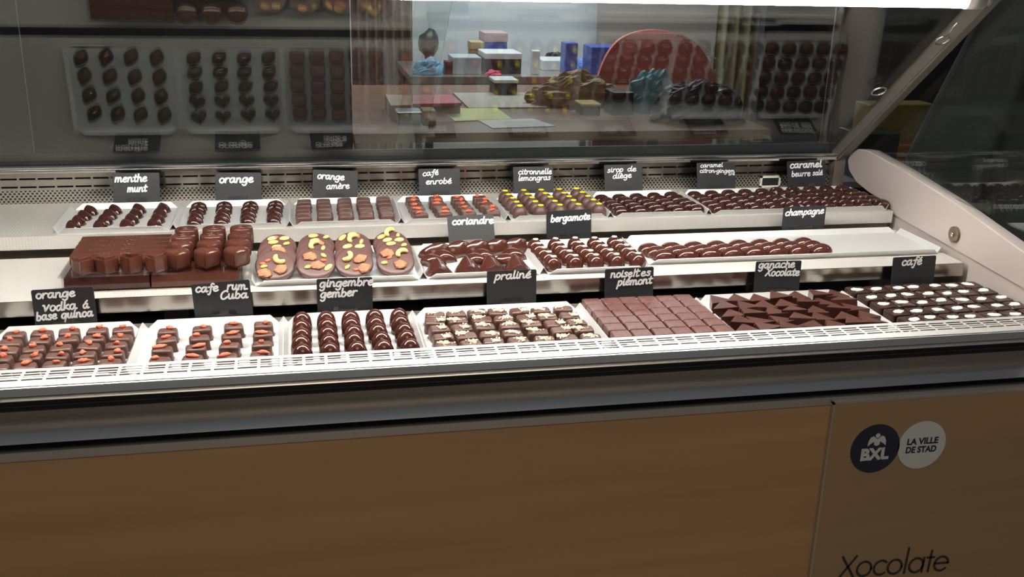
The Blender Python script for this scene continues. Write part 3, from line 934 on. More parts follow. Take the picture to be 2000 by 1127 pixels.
for i, q in enumerate([(848, 484), (888, 481), (926, 479), (963, 476), (1000, 474)]):
    p = at_z(*q, B2 + .018); p[2] = B2; p[1] = min(p[1], 1.722)
    place('leaf_chocolate', p, radians(-74 + rnd.uniform(-5, 5)), KR, 'curled pointed leaf chocolate, %s in the back row, coriandre tray' % col_word(i, 5), grp)
for i, q in enumerate([(846, 504), (868, 496), (930, 502), (945, 494), (992, 503), (1004, 492)]):
    p = at_z(*q, B2 + .012); p[2] = B2
    place('leaf_chocolate', p, radians((58, 40, 58, 40, 62, 44)[i]), KM, 'rounded curling leaf chocolate, %s in the middle, coriandre tray' % ('leftmost', 'second from left', 'third from left', 'fourth from left', 'fifth from left', 'rightmost')[i], grp)
for i, q in enumerate([(861, 540), (917, 536), (966, 534), (1014, 533)]):
    p = at_z(*q, B2); p[1] = max(p[1] + .0255, 1.606)
    place('leaf_chocolate', p, radians(rnd.uniform(-4, 4)), KU[i % 2], 'ribbed leaf chocolate pointing up, %s in the front row, coriandre tray' % col_word(i, 4), grp)
# ---- mendiants: leaning discs with fruit and nuts -----------------------------------------------------
def cashew_m():
    mb = MB(); pts = [(.0085 * cos(a), .0085 * sin(a) * .9, .0035) for a in [radians(20 + 200 * k / 9) for k in range(10)]]
    mb.tube(pts, [.0016, .0034, .0042, .0044, .0042, .0040, .0040, .0042, .0036, .0016], 10); return mb
CSH = kit(cashew_m(), 'cashew', MT['cashew'])
PIS = [kit(flake(.0058, .0034, .0034, 30 + s, .2), 'pistachio', MT['pistachio']) for s in range(2)]
FIG = [kit(flake(.0115, .0092, .0040, 40 + s, .5), 'dried_fig', MT['fig']) for s in range(3)]
PEEL = kit(flake(.0090, .0046, .0026, 51, .12), 'candied_peel', MT['almond'])
ALM = kit(flake(.0088, .0048, .0026, 53, .12), 'almond_slice', MT['cashew'])
GOJ = [kit(flake(.0048, .0028, .0026, 60 + s, .4), 'berry_flake', MT['berry']) for s in range(2)]
DSC = [kit(dome(ell(.0312, .0312, 44), .0075, .22, .55, 6, .002), 'chocolate_disc', MT['mauve'])]
MX = [-.0415, .0215, .0855, .1510]
FRONT = [  # front disc toppings, u right, v up the disc (fractions of the radius)
    [('c', .28, .30, 1.9), ('f', .30, -.42, .2), ('p', -.55, -.18, .2), ('g', -.35, .22, .4), ('g', -.62, .02, 0), ('f2', -.52, -.62, .1)],
    [('f', -.28, .38, .1), ('p', .42, .42, -.8), ('g', .40, .10, 0), ('p', -.42, -.32, .3), ('f2', .05, -.25, 0), ('k', .62, -.38, .8)],
    [('c', -.42, .30, -2.6), ('f', .30, .08, .5), ('p', -.38, -.42, .8), ('g', .05, -.60, 0), ('f2', .48, -.55, 0)],
    [('c', .42, .30, .1), ('f', .22, -.40, -.4), ('p', -.60, -.22, .1), ('g', -.30, .12, .5), ('f2', -.40, .42, .3)]]
BACK = [[('k', -.30, .62, .3), ('k', .35, .60, .1), ('g', -.1, .70, 0)], [('a', -.15, .72, .1), ('p', .55, .58, .3)], [('k', .0, .74, .2), ('f2', .1, .5, 0), ('a', -.55, .52, .8)], [('c', .05, .72, .4), ('p', .42, .55, 1.2), ('a', -.5, .5, .5)]]
TI = radians(33)
for i in range(4):
    for j in range(4):                                               # j = 0 rearmost
        yc = 1.712 - .0315 * j; r_ = .0312
        hz = B2 + r_ * sin(TI) + .0002
        tops = FRONT[i] if j == 3 else (BACK[i] if j == 0 else BACK[(i + j) % 4][:2])
        ex = []
        for k, u, v, a in tops:
            nm, me = {'c': CSH, 'f': FIG[i % 3], 'f2': (FIG[(i + 1) % 3]), 'p': PIS[i % 2], 'g': GOJ[j % 2], 'k': ALM, 'a': PEEL}[k]
            ex.append((nm, me, (u * r_, v * r_, .0070), a))
        place('nut_disc', (MX[i] + rnd.uniform(-.0015, .0015) + .001 * (3 - j), yc, hz), 0.0, DSC[0],
              'disc with fruit and nuts, %s, %s, leaning disc tray' % (('leftmost', 'second from left', 'third from left', 'rightmost')[i] + ' stack', ('rearmost', 'third from the front', 'second from the front', 'foremost')[j]), 'leaning nut discs', ex, (TI, 0))

# ---- acrylic stand with bars and hearts ------------------------------------------------------------------
SX0, SX1, SY0, SY1 = -.362, -.091, 1.578, 1.757
ZT = Z2 + .0245
st = empty('acrylic_stand', ((SX0 + SX1) / 2, (SY0 + SY1) / 2, Z2 + .0006), 'clear two-tier acrylic stand of bars and hearts on the middle shelf', 'display stand')
part('lower_tier', MB().box(SX0, SX1, SY0, SY1, Z2 + .0006, Z2 + .0025), MT['acrylic'], st)
part('upper_tier', MB().box(SX0, SX1, SY0, SY1, ZT, ZT + .003), MT['acrylic'], st)
part('side_support', MB().box(SX0, SX0 + .003, SY0 + .02, SY1, Z2 + .0025, ZT), MT['acrylic'], st)
part('side_support', MB().box(SX1 - .003, SX1, SY0 + .004, SY1, Z2 + .0025, ZT + .016), MT['acrylic'], st)
def bar_m(L, d, h, emboss=True, seed=0):
    mb = MB(); b = .0035
    mb.extrude_x([(-d / 2, 0), (-d / 2, h * .45), (-d / 2 + b, h), (d / 2 - b, h), (d / 2, h * .45), (d / 2, 0)], -L / 2, L / 2)
    return mb
def relief(L, h, seed):
    r = random.Random(seed); e = MB()
    for k in range(5):
        x = -L * .34 + k * L * .06
        e.tube([(x + r.uniform(-.001, .001), -.004, h + .0003), (x + .002, 0, h + .0006), (x + r.uniform(-.001, .002), .004, h + .0003)], .0008, 6)
        if k % 2: e.tube([(x, .003, h + .0004), (x + .004, .001, h + .0004)], .0007, 6)
    for q in range(3): e.blob((L * .02 + q * .006, (q % 2) * .004 - .002, h), (.0035, .002, .0012), q + seed, .4)
    return e
zt = ZT + .003
rel = []
for k in range(5):
    yb = 1.7425 - .0240 * k
    xa, xb = -.355, -.2125
    body = kit(bar_m(xb - xa, .0232, .0140), 'bar_body', MT['bar']); rl_ = kit(relief(xb - xa, .0140, k), 'embossed_relief', MT['bar'])
    place('chocolate_bar', ((xa + xb) / 2, yb, zt), 0, body, 'long embossed chocolate bar, %s on the acrylic stand' % ('rearmost', 'second from the back', 'third from the back', 'fourth from the back', 'foremost')[k], 'bars on the acrylic stand', [('embossed_relief', rl_[1], (0, 0, 0), 0.0)], cat='chocolate bar')
def heart_box(s, h, hollow):
    o = heart(s); mb = MB()
    R = [[(x, y, 0) for x, y in o], [(x * 1.02, y * 1.02, h * .1) for x, y in o], [(x * .97, y * .97, h * .94) for x, y in o], [(x * .94, y * .94, h) for x, y in o]]
    if hollow:
        R += [[(x * .76, y * .76, h) for x, y in o], [(x * .72, y * .72, h * .55) for x, y in o]]
    else:
        R += [[(x * .72, y * .72, h) for x, y in o], [(x * .70, y * .70, h + .0035) for x, y in o], [(x * .64, y * .64, h + .0042) for x, y in o]]
    mb.rings(R, True, True, False); return mb
HB = [kit(heart_box(.0172, .0215, False), 'heart_box', MT['bar']), kit(heart_box(.0168, .0245, True), 'heart_box', MT['bar'])]
for i, px_ in enumerate((163, 209, 258, 306)):
    p = at_z(px_, 533 - i * 2.0, zt); p[1] = SY0 + .018
    place('heart_box', p, 0, HB[1 if i == 2 else 0], ('heart-shaped chocolate box, leftmost in front of the bars' if i == 0 else 'heart-shaped chocolate box with raised lid, second from left before the bars' if i == 1 else 'open hollow heart-shaped chocolate box in front of the bars' if i == 2 else 'heart-shaped chocolate box nearest the tall hearts'), 'heart boxes in front of the bars')
def tall_heart(s, h):
    o = heart(s); mb = MB()
    R = [[(x * .94, y * .94, 0) for x, y in o], [(x, y, h * .12) for x, y in o], [(x, y, h * .66) for x, y in o]]
    for t in (.25, .5, .75, .92): R.append([(x * (1 - .55 * t ** 2.2), y * (1 - .55 * t ** 2.2) - .001 * t, h * (.66 + .34 * sin(t * pi / 2))) for x, y in o])
    R.append([(x * .12, y * .12 - .001, h * 1.0) for x, y in o])
    mb.rings(R, True, True, True); return mb
def rose_disc(r, h):
    o = ell(r, r * .92, 28); mb = MB()
    mb.rings([[(x, y, 0) for x, y in o], [(x * 1.02, y * 1.02, h * .5) for x, y in o], [(x * .97, y * .97, h * .93) for x, y in o], [(x * .92, y * .92, h) for x, y in o], [(x * .1, y * .1, h) for x, y in o]], True, True, True); return mb
def rose_relief(h):
    mb = MB()
    for rr_ in (.0085, .0055, .0025):
        mb.tube([(rr_ * cos(a) * (1 + .12 * sin(5 * a)), rr_ * sin(a) * (1 + .12 * sin(5 * a)), h + .0002) for a in [2 * pi * k / 20 for k in range(21)]], .0009, 6)
    return mb
TH = kit(tall_heart(.0205, .0285), 'tall_heart', MT['bar']); RD = kit(rose_disc(.0195, .0270), 'disc_body', MT['bar']); RR_ = kit(rose_relief(.0270), 'rose_relief', MT['bar'])
for i in range(3):
    for j in range(4):
        x = -.1875 + .0448 * i - .001 * j; y = 1.7360 - .0425 * j
        cw = ('left', 'middle', 'right')[i]
        if j == 0 or (j == 1 and i < 2):
            place('rose_chocolate', (x, y, zt), 0, RD, 'thick round chocolate with embossed rose, %s of %s row, acrylic stand' % (cw, ('the back', 'the third')[j]), 'rose chocolates on the acrylic stand', [('rose_relief', RR_[1], (0, 0, 0), 0.0)])
        else:
            place('heart_chocolate', (x, y, zt), radians(rnd.uniform(-4, 4)), TH, 'thick glossy heart chocolate, %s of the %s row, acrylic stand' % (cw, ('', 'third', 'second', 'front')[j]), 'thick hearts on the acrylic stand')
for i, (xa, xb) in enumerate(((-.356, -.232), (-.229, -.100))):
    place('chocolate_slab', ((xa + xb) / 2, 1.664, Z2 + .0025), 0, kit(bar_m(xb - xa, .158, .019), 'chocolate_slab', MT['bar' if i else 'choc']),
          ('dark chocolate slab inside the left half of the lower tier', 'shiny chocolate slab inside the right half of the lower tier')[i], 'slabs in the lower tier', cat='chocolate slab')

# ---- row 1: orange vodka -----------------------------------------------------------------------------
P, px, py = grid((29.5, 651), (239.4, 641.5), (-9, 720), (214, 710), B1, .0185, 5, 5, 1.3475, 1.505); info.append(('vodka', px, py))
KV = [kit(coated(.0300, .0235, .0185, 200 + s), 'enrobed_chocolate', MT['enrobed']) for s in range(5)]
BR = [kit(flake(.0048 + .0010 * (s % 3), .0040, .0042, 70 + s, .8), 'berry_flake', MT['berry']) for s in range(5)]
for j in range(5):
    for i in range(5):
        place('enrobed_chocolate', jit(P[j][i], .0018), radians(rnd.uniform(-9, 9)), rnd.choice(KV),
              'enrobed chocolate with red crumb, %s in the %s, orange vodka tray' % (col_word(i, 5), row_word(j, 5)), 'chocolates on the orange vodka tray',
              [('berry_flake', rnd.choice(BR)[1], (rnd.uniform(-.003, .007), rnd.uniform(-.002, .005), .0188), rnd.uniform(0, 6))])
# ---- cafe rum ------------------------------------------------------------------------------------------
P, px, py = grid((329.4, 643), (515.6, 630), (309, 706), (511, 692), B1, .0185, 4, 4, 1.3475, 1.505); info.append(('rum', px, py))
GO = [kit(flake(.0098, .0042, .0040, 80 + s, .6), 'berry', MT['berry']) for s in range(3)]
for j in range(4):
    for i in range(4):
        big = (i, j) in ((0, 2), (1, 2), (1, 3), (2, 1), (2, 3), (3, 1), (3, 3))
        k = rnd.choice(GO if big else BR)
        place('enrobed_chocolate', jit(P[j][i], .0018), radians(rnd.uniform(-10, 10)), rnd.choice(KV),
              'enrobed chocolate with %s, %s in the %s, café rum tray' % ('long red berry' if big else 'small red berry', col_word(i, 4), row_word(j, 4)), 'chocolates on the café rum tray',
              [('berry_flake', k[1], (rnd.uniform(-.006, .006), rnd.uniform(-.002, .004), .0188), rnd.uniform(-.5, .5))], scale=.95)
# ---- gingembre -----------------------------------------------------------------------------------------
P, px, py = grid((588, 609.5), (779, 602), (589.5, 681.5), (801, 668.5), B1, .0275, 5, 5, 1.3500, 1.500); info.append(('gingembre', px, py))
KG = kit(dome(ell(.0148, .0148, 32), .0275, .95, 1.0, 11, .007), 'dome_chocolate', MT['chocred'])
for j in range(5):
    for i in range(5):
        place('dome_chocolate', jit(P[j][i], .0012), rnd.uniform(0, 6), KG,
              'plain shiny tall dome chocolate, %s in the %s, gingembre tray' % (col_word(i, 5), row_word(j, 5)), 'tall domes on the gingembre tray')
# ---- praline --------------------------------------------------------------------------------------------
P, px, py = grid((847, 612), (1098, 601), (870, 675), (1156, 659.5), B1, .0180, 7, 5, 1.3485, 1.502); info.append(('praline', px, py))
KP = [kit(coated(.0315, .0255, .0180, 300 + s), 'enrobed_chocolate', MT['enrobed']) for s in range(5)]
CB = [kit(crumbs(.030, .0225, 400 + s), 'nut_crumbs', MT['crumb']) for s in range(8)]
for j in range(5):
    for i in range(7):
        place('enrobed_chocolate', jit(P[j][i], .0022), radians(rnd.uniform(-10, 10)), rnd.choice(KP),
              'enrobed chocolate with pale nut crumbs, %s in the %s, praliné tray' % (col_word(i, 7), row_word(j, 5)), 'chocolates on the praliné tray',
              [('nut_crumbs', rnd.choice(CB)[1], (rnd.uniform(-.004, .004), rnd.uniform(-.002, .004), .0184), 0.0)])
# ---- noisettes -------------------------------------------------------------------------------------------
P, px, py = grid((1157.4, 588.5), (1336, 580), (1215, 655), (1414, 645), B1, .0180, 6, 6, 1.3500, 1.502); info.append(('noisettes', px, py))
KN = [kit(bevel_block(px * .925, py * .945, .0180), 'square_chocolate', MT['square'])]
for j in range(6):
    for i in range(6):
        place('square_chocolate', jit(P[j][i], .0006), radians(rnd.uniform(-1.5, 1.5)), KN[0],
              'flat square chocolate with marbled top, %s in the %s, noisettes tray' % (col_word(i, 6), row_word(j, 6)), 'squares on the noisettes tray')
# ---- ganache triangles -------------------------------------------------------------------------------------
P, px, py = grid((1397, 581), (1628, 570), (1459, 645), (1708, 630), B1, .0180, 7, 5, 1.3520, 1.494); info.append(('ganache', px, py))
KT = [kit(tri_block(.0440, .0350, .0160, .16), 'triangle_chocolate', MT['cut']), kit(tri_block(.0425, .0370, .0170, .05), 'triangle_chocolate', MT['cut']), kit(tri_block(.0420, .0360, .0165, -.2), 'triangle_chocolate', MT['cut'])]
for j in range(5):
    for i in range(7):
        a = radians(rnd.uniform(-24, 20))
        p = jit(P[j][i], .002)
        lift = rnd.random() < .45
        p[2] += .0030 if lift else 0
        place('triangle_chocolate', p, a, rnd.choice(KT),
              'triangular cut ganache piece, %s in the %s, ganache tray' % (col_word(i, 7), row_word(j, 5)), 'triangles on the ganache tray', tilt=(radians(rnd.uniform(-8, 3)) if lift else 0, radians(rnd.uniform(-6, 6)) if lift else 0))
# ---- cafe squares -------------------------------------------------------------------------------------------
P, px, py = grid((1676, 566), (1896, 555), (1782, 626), (2016, 610), B1, .0165, 7, 5, 1.3500, 1.500); info.append(('cafe', px, py))
KF = [kit(rough_block(px * .95, py * .90, .0165, s), 'coffee_chocolate', MT['coffee']) for s in range(5)]
WB = [kit(disc_dot(.0068, .0013, 18, .20, 5 + s, 1.5), 'white_drop', MT['white']) for s in range(4)]
for j in range(5):
    for i in range(7):
        place('coffee_chocolate', jit(P[j][i], .001), radians(rnd.uniform(-3, 3)), rnd.choice(KF),
              'dark square with white drop, %s in the %s, café tray' % (col_word(i, 7), row_word(j, 5)), 'squares on the café tray',
              [('white_drop', rnd.choice(WB)[1], (rnd.uniform(-.006, .004), rnd.uniform(-.003, .003), .0166), rnd.uniform(-.5, .5))])

# ================================================================== PRICE CARDS
def card(TL, TR, y, zb, lines, label, lean=10, hmax=.057, light=False):
    zb += .0007
    a, b = at_y(*TL, y), at_y(*TR, y)
    w = (b - a).length; ex = (b - a).normalized(); L = radians(lean)
    up = Vector((0, sin(L), cos(L))); up = (up - ex * up.dot(ex)).normalized(); n = ex.cross(up).normalized()
    if n[1] > 0: n = -n
    topz = (a[2] + b[2]) / 2
    h = min((topz - zb - .003) / cos(L), hmax)
    mid = (a + b) / 2 - up * h
    c = empty('price_card', (mid[0], mid[1], zb), label, 'price card', 'black price cards')
    a0, b0 = a, b; th = n * -.0012
    r = .0018
    o = [a - up * h, b - up * h, b - up * r, b - ex * r, a + ex * r, a - up * r]
    part('card_board', MB().prism(o, th), MT['slate'], c)
    lt_ = MB()
    for txt, P0, P1, xh in lines:
        def on(p):
            rr = ray(*p); t = (a - Vector((0, 0, H))).dot(n) / rr.dot(n); return Vector((0, 0, H)) + rr * t
        p0, p1 = on(P0), on(P1); d = (p0 - Vector((0, 0, H))).length
        write(lt_, txt, p0, p1, xh * .74 * d / 2000.0, n, .37 if xh > 9 else .32)
    part('handwriting', lt_, MT['marker'], c)
    hb = MB(); hw_ = w * .23; m0 = mid + up * .004
    hb.box(mid[0] - hw_, mid[0] + hw_, mid[1] - .012, mid[1] + .009, zb, zb + .002)
    hb.prism([mid - ex * hw_ + n * .0008, mid + ex * hw_ + n * .0008, mid + ex * hw_ * .9 + up * .012 + n * .0008, mid - ex * hw_ * .9 + up * .012 + n * .0008], n * .0012)
    hb.box(mid[0] - hw_, mid[0] + hw_, mid[1] - .0022, mid[1] + .003, zb + .002, max(mid[2], zb + .003))
    part('clear_holder', hb, MT['acrylic'], c)
    return c


S = 'black card handwritten %s, '
card((60, 567), (182, 560), 1.5345, Z1, [('orange', (70, 583.5), (146, 578), 11.5), ('Vodka', (84, 608.5), (149, 603), 12), ('á', (162, 602), (173, 601), 11), ('base', (71, 626), (111, 622.5), 11.5), ('quinoa', (120, 622), (181, 616.5), 11.5)], 'black card handwritten orange vodka á base quinoa', 4)
card((373, 556), (487, 546), 1.5345, Z1, [('cafe', (381.6, 571), (426, 568), 12), ('rum.', (443, 566), (484, 564.5), 12), ('Cuba', (430, 584.5), (483, 581), 12)], 'black card handwritten cafe rum Cuba', 4)
card((618, 545), (727, 541), 1.5345, Z1, [('gingembre', (624, 561), (728, 556), 12.5), ('gember', (625.5, 581.5), (696, 577), 12.5)], 'black card handwritten gingembre gember', 4)
card((951, 530), (1048, 526), 1.5345, Z1, [('praliné', (965.6, 546), (1036, 542), 12)], 'black card handwritten praliné in greyer letters', 4)
card((1182, 526), (1277, 521), 1.5345, Z1, [('noise', (1192, 542), (1234, 540), 11.5), ('H', (1236, 540), (1250, 539), 11), ('es', (1251, 539), (1270, 537.5), 11), ('piémont', (1205, 557.5), (1272, 553.5), 12)], 'black card handwritten noisettes piémont', 4)
card((1477, 511), (1566, 509), 1.5345, Z1, [('ganache', (1481, 523.5), (1551, 521.5), 11), ('Xocolate', (1494, 538.5), (1560, 537.5), 11)], 'black card handwritten ganache, behind the triangular pieces', 4)
card((1745, 503), (1829, 499), 1.5345, Z1, [('café', (1760.5, 518.5), (1799, 516), 11.5)], 'black card handwritten only café, at the far right', 4)
card((873, 422), (963, 418), 1.762, Z2, [('coriandre', (883, 439), (963, 436), 10.5)], 'greyer card handwritten coriandre on the middle shelf', 26)
card((1067, 413), (1155, 408), 1.762, Z2, [('bergamote', (1075, 433.5), (1152, 428), 10.5)], 'black card handwritten bergamote on the middle shelf', 3)
card((1531, 405), (1614, 402), 1.765, Z2, [('champagne', (1533, 421.5), (1608, 416.5), 9.5)], 'black card handwritten champagne, behind the long tray', 1)
card((219, 338), (311, 337), 1.985, Z3, [('menthe', (224, 355.5), (286.5, 354), 10.5), ('munt', (248.5, 375), (286, 374), 10)], 'black card handwritten menthe munt at the upper left', 17)
card((420, 337), (510, 337), 1.985, Z3, [('orange', (428, 357), (494, 355.5), 11)], 'black card handwritten just orange on the top shelf', 17)
card((611, 331), (699, 334), 1.985, Z3, [('orange', (619.5, 348.5), (671.5, 351.5), 9.5), ('amère', (637, 369), (682, 368), 9)], 'black card handwritten orange amère', 17)
card((817, 330), (898, 329), 1.985, Z3, [('café', (825.5, 344), (856, 341), 8), ('enrobé', (831.5, 360), (881.5, 358), 8.5)], 'black card handwritten café enrobé', 17)
card((1002, 326), (1080, 325), 1.985, Z3, [('citronnelle', (1012, 340.5), (1077, 339.5), 8), ('lemongras', (1012, 353), (1075, 351), 8)], 'black card handwritten citronnelle lemongras', 17)
card((1180, 322), (1254, 321), 1.985, Z3, [('sirop', (1186, 337), (1217, 335), 7.5), ('de', (1225, 334.5), (1242, 334), 7.5), ('diège', (1196.5, 349), (1233, 346.5), 8)], 'black card handwritten sirop de diège', 17)
card((1361, 318), (1436, 318), 1.985, Z3, [('caramel', (1367.5, 327), (1411, 325.5), 6), ('citron-gingem', (1366.5, 337), (1434, 337), 6), ('bre', (1422.5, 342.5), (1434.5, 342), 4)], 'black card handwritten caramel citron-gingembre in small letters', 17)
card((1537, 315), (1612, 314), 1.985, Z3, [('caramel', (1542.5, 328.5), (1604, 325.5), 9.5), ('beurre', (1545.6, 345), (1582, 343), 8), ('salé', (1587, 342.5), (1606, 341), 7.5)], 'black card handwritten caramel beurre salé', 17)

# ================================================================== OFFICE SEEN THROUGH THE GLASS
TZb = .75
woodt = mat('table_wood', (.20, .085, .038), .4, vary=((3, 12, 3), (.165, .07, .03)))
tA = at_z(690, 262, TZb); tB = at_z(1476, 250, TZb)
ty0 = min(tA[1], tB[1]); ty1 = ty0 + 1.35; tx0, tx1 = tA[0] - .3, tB[0] + .05
tb = empty('office_table', ((tx0 + tx1) / 2, ty0 + .6, 0), 'long brown wooden table behind the glass', 'table')
part('table_top', MB().box(tx0, tx1, ty0, ty1, TZb - .035, TZb), woodt, tb)
for a in (tx0 + .05, tx1 - .05):
    for b in (ty0 + .06, ty1 - .06):
        part('leg', MB().box(a - .03, a + .03, b - .03, b + .03, 0, TZb - .035), woodt, tb)

def poly_slab(name, pxs, z, th, material, label, cat, group=None):
    P_ = [at_z(*q, z + th) for q in pxs]
    mb = MB().prism([(p[0], p[1], z) for p in P_], (0, 0, th))
    return tag(part(name, mb, material, None), label, cat, group)


fold = empty('folder', (at_z(835, 205, TZb)), 'thick pink-red folder lying at the left of the table', 'folder')
fold.location.z = TZb
pin = mat('pink_folder', (.55, .11, .15), .5); cardb = mat('brown_card', (.34, .24, .15), .7)
def slab(pxs, z, th):
    P_ = [at_z(*q, z + th) for q in pxs]; return MB().prism([(p[0], p[1], z) for p in P_], (0, 0, th))
part('cover', slab([(806, 186), (880, 184), (902, 201), (806, 203)], TZb + .045, .012), pin, fold)
part('pages', slab([(812, 188), (878, 186), (899, 202), (812, 204)], TZb, .045), cardb, fold)
box_ = tag(part('cardboard_box', slab([(752, 184), (802, 186), (804, 205), (764, 206)], TZb, .06), cardb), 'flat brown cardboard box beside the pink folder', 'box')
poly_slab('yellow_sheet', [(862, 212), (970, 210), (1000, 232), (888, 236)], TZb, .004, mat('yellow_paper', (.55, .56, .16), .6), 'yellow sheet of paper on the table', 'paper')
poly_slab('white_sheet', [(935, 235), (1040, 231), (1085, 246), (962, 250)], TZb, .003, mat('white_paper', (.62, .58, .52), .6), 'pale sheet of paper in front of the yellow sheet', 'paper')
poly_slab('kraft_sheet', [(885, 181), (1060, 180), (1068, 209), (915, 210)], TZb, .006, mat('kraft_paper', (.46, .42, .34), .7), 'wide grey-beige board lying across the table', 'board')
def thingbox(name, pxl, pyb, pxr, hgt, z, material, label, cat, depth=.12, lidm=None, partname='lid'):
    a, b = at_z(pxl, pyb, z), at_z(pxr, pyb, z); y = min(a[1], b[1]) - .0
    if not lidm:
        return tag(part(name, MB().box(a[0], b[0], y, y + depth, z, z + hgt), material, None, bevel=.004), label, cat)
    e = empty(name, ((a[0] + b[0]) / 2, y + depth / 2, z), label, cat)
    part('body', MB().box(a[0], b[0], y, y + depth, z, z + hgt * .8), material, e, bevel=.004)
    part(partname, MB().box(a[0] - .004, b[0] + .004, y - .004, y + depth + .004, z + hgt * .8, z + hgt), lidm, e, bevel=.003)
    return e
gm = mat('grey_plastic', (.18, .18, .19), .4); dk = mat('dark_plastic', (.015, .015, .018), .35); wt = mat('white_plastic', (.75, .77, .78), .4)
bl_ = mat('blue_plastic', (.05, .10, .40), .4)
thingbox('tin_box', 778, 246, 822, .055, TZb, gm, 'small grey tin with bright lid on the table edge', 'tin', .10, mat('tin_lid', (.6, .6, .6), .25, .8))
thingbox('wooden_block', 826, 246, 852, .06, TZb, cardb, 'small brown carton right of the grey tin', 'carton', .10)
thingbox('label_printer', 966, 187, 1010, .075, TZb, dk, 'small black printer with pale top on the beige board', 'printer', .14, wt, 'top_cover')
thingbox('tape_box', 1137, 226, 1172, .05, TZb, dk, 'low black box with yellow side on the table', 'box', .12, mat('ochre_card', (.45, .26, .03), .5), 'side_label')
thingbox('black_case', 1195, 226, 1236, .10, TZb, dk, 'black upright case near the pale blue bag', 'case', .13)
# brown paper bag and pale blue bag, crumpled
def crumple(name, c, rad, seed, amp, material, label, cat, freq=2.2):
    mb = MB(); rr = []; n, mm = 26, 14
    for k in range(mm + 1):
        t = k / mm; th = pi / 2 * t
        ring = []
        for i in range(n):
            ph = 2 * pi * i / n
            d = Vector((cos(th) * cos(ph), cos(th) * sin(ph), sin(th)))
            q = 1 + amp * noise.noise(d * freq + Vector((seed, seed * .7, 0))) + amp * .5 * noise.noise(d * freq * 2.7 + Vector((0, seed, 3)))
            ring.append((c[0] + d[0] * rad[0] * q, c[1] + d[1] * rad[1] * q, c[2] + max(0, d[2] * rad[2] * q)))
        rr.append(ring)
    mb.rings(rr, True, True, False)
    return tag(part(name, mb, material), label, cat)
pb = at_z(1122, 204, TZb); crumple('paper_bag', (pb[0], pb[1], TZb + .0065), (.21, .10, .13), 3, .32, mat('brown_paper', (.36, .22, .09), .6, vary=((9, 9, 9), (.28, .16, .06))), 'crumpled brown paper bag on the table', 'paper bag')
bb = at_z(1272, 217, TZb); crumple('blue_bag', (bb[0], bb[1], TZb), (.12, .08, .17), 8, .3, mat('pale_blue_film', (.16, .36, .42), .4), 'crumpled pale blue bag on the table', 'bag')
hb_ = at_z(1365, 236, TZb); crumple('handbag', (hb_[0], hb_[1], TZb), (.21, .10, .17), 14, .18, mat('black_leather', (.010, .010, .012), .35), 'black handbag at the right end of the table', 'handbag')
# red chair
cr_m = mat('coral_shell', (.62, .17, .14), .45)
cb = at_y(1288, 60, 5.25)
ch = empty('shell_chair', (cb[0], 5.3, 0), 'coral red chair with tall rounded back behind the table', 'chair')
sm_ = MB(); R = []
n_ = 20
outl = [(-.34, .44), (-.35, .62), (-.33, .80), (-.27, .95), (-.17, 1.04), (0, 1.075), (.17, 1.04), (.27, .95), (.33, .80), (.35, .62), (.34, .44)]
outl = [(p[0], p[1]) for p in cr(outl, 5)]
front = [(cb[0] + x, 5.22 + .10 * (1 - (x / .36) ** 2), z * (cb[2] / 1.075)) for x, z in outl]
sm_.prism(front, (0, .03, 0))
part('backrest', sm_, cr_m, ch)
part('seat', MB().box(cb[0] - .30, cb[0] + .30, 5.30, 5.72, .42, .47), cr_m, ch, bevel=.03)
for a in (-.22, .22):
    for b in (5.36, 5.66):
        part('leg', MB().tube([(cb[0] + a, b, .42), (cb[0] + a * 1.2, b, 0)], .014, 8), MT['chrome'], ch)
# work desk further back, with its clutter
dy = 5.95; DZ = at_y(1000, 150, dy)[2]
dx0, dx1 = at_y(802, 150, dy)[0], at_y(1225, 150, dy)[0]
dsk = empty('steel_workbench', ((dx0 + dx1) / 2, dy + .4, 0), 'grey steel workbench against the white wall', 'workbench')
part('bench_top', MB().box(dx0, dx1, dy, dy + .8, DZ - .04, DZ), MT['steel'], dsk)
part('bench_apron', MB().box(dx0, dx1, dy + .04, dy + .06, DZ - .22, DZ - .04), gm, dsk)
for a in (dx0 + .05, dx1 - .05):
    for b in (dy + .06, dy + .74):
        part('leg', MB().box(a - .02, a + .02, b - .02, b + .02, 0, DZ - .04), gm, dsk)
def dz(px, py): return at_z(px, py, DZ)
def deskbox(name, pxl, pxr, pyb, pyt, m_, label, cat, dep=.15, top=None, off=.1):
    a, b = at_z(pxl, pyb, DZ), at_z(pxr, pyb, DZ); y = dy + off
    s_ = y / a[1]; xa, xb = a[0] * s_, b[0] * s_; t = at_y((pxl + pxr) / 2, pyt, y)[2]
    if top is None:
        return tag(part(name, MB().box(xa, xb, y, y + dep, DZ, max(t, DZ + .03)), m_, None, bevel=.005), label, cat)
    e = empty(name, ((xa + xb) / 2, y + dep / 2, DZ), label, cat); t = max(t, DZ + .05)
    part('body', MB().box(xa, xb, y, y + dep, DZ, DZ + (t - DZ) * .72), m_, e, bevel=.005)
    part('lid', MB().box(xa - .003, xb + .003, y - .003, y + dep + .003, DZ + (t - DZ) * .72, t), top, e, bevel=.004)
    return e
deskbox('storage_crate', 946, 990, 122, 64, bl_, 'blue crate with pinkish carton on the workbench', 'crate', .2, off=.55, top=mat('pale_pink_card', (.52, .36, .36), .6))
deskbox('carton', 920, 944, 122, 82, cardb, 'small tan carton beside the blue crate', 'carton', .12, off=.41, top=mat('tan_lid', (.50, .38, .2), .6))
deskbox('blue_tub', 1104, 1128, 112, 84, bl_, 'small bright blue tub on the workbench', 'tub', .12)
deskbox('blue_film_roll', 1155, 1210, 118, 92, bl_, 'large blue plastic pack at the right of the workbench', 'pack', .2)
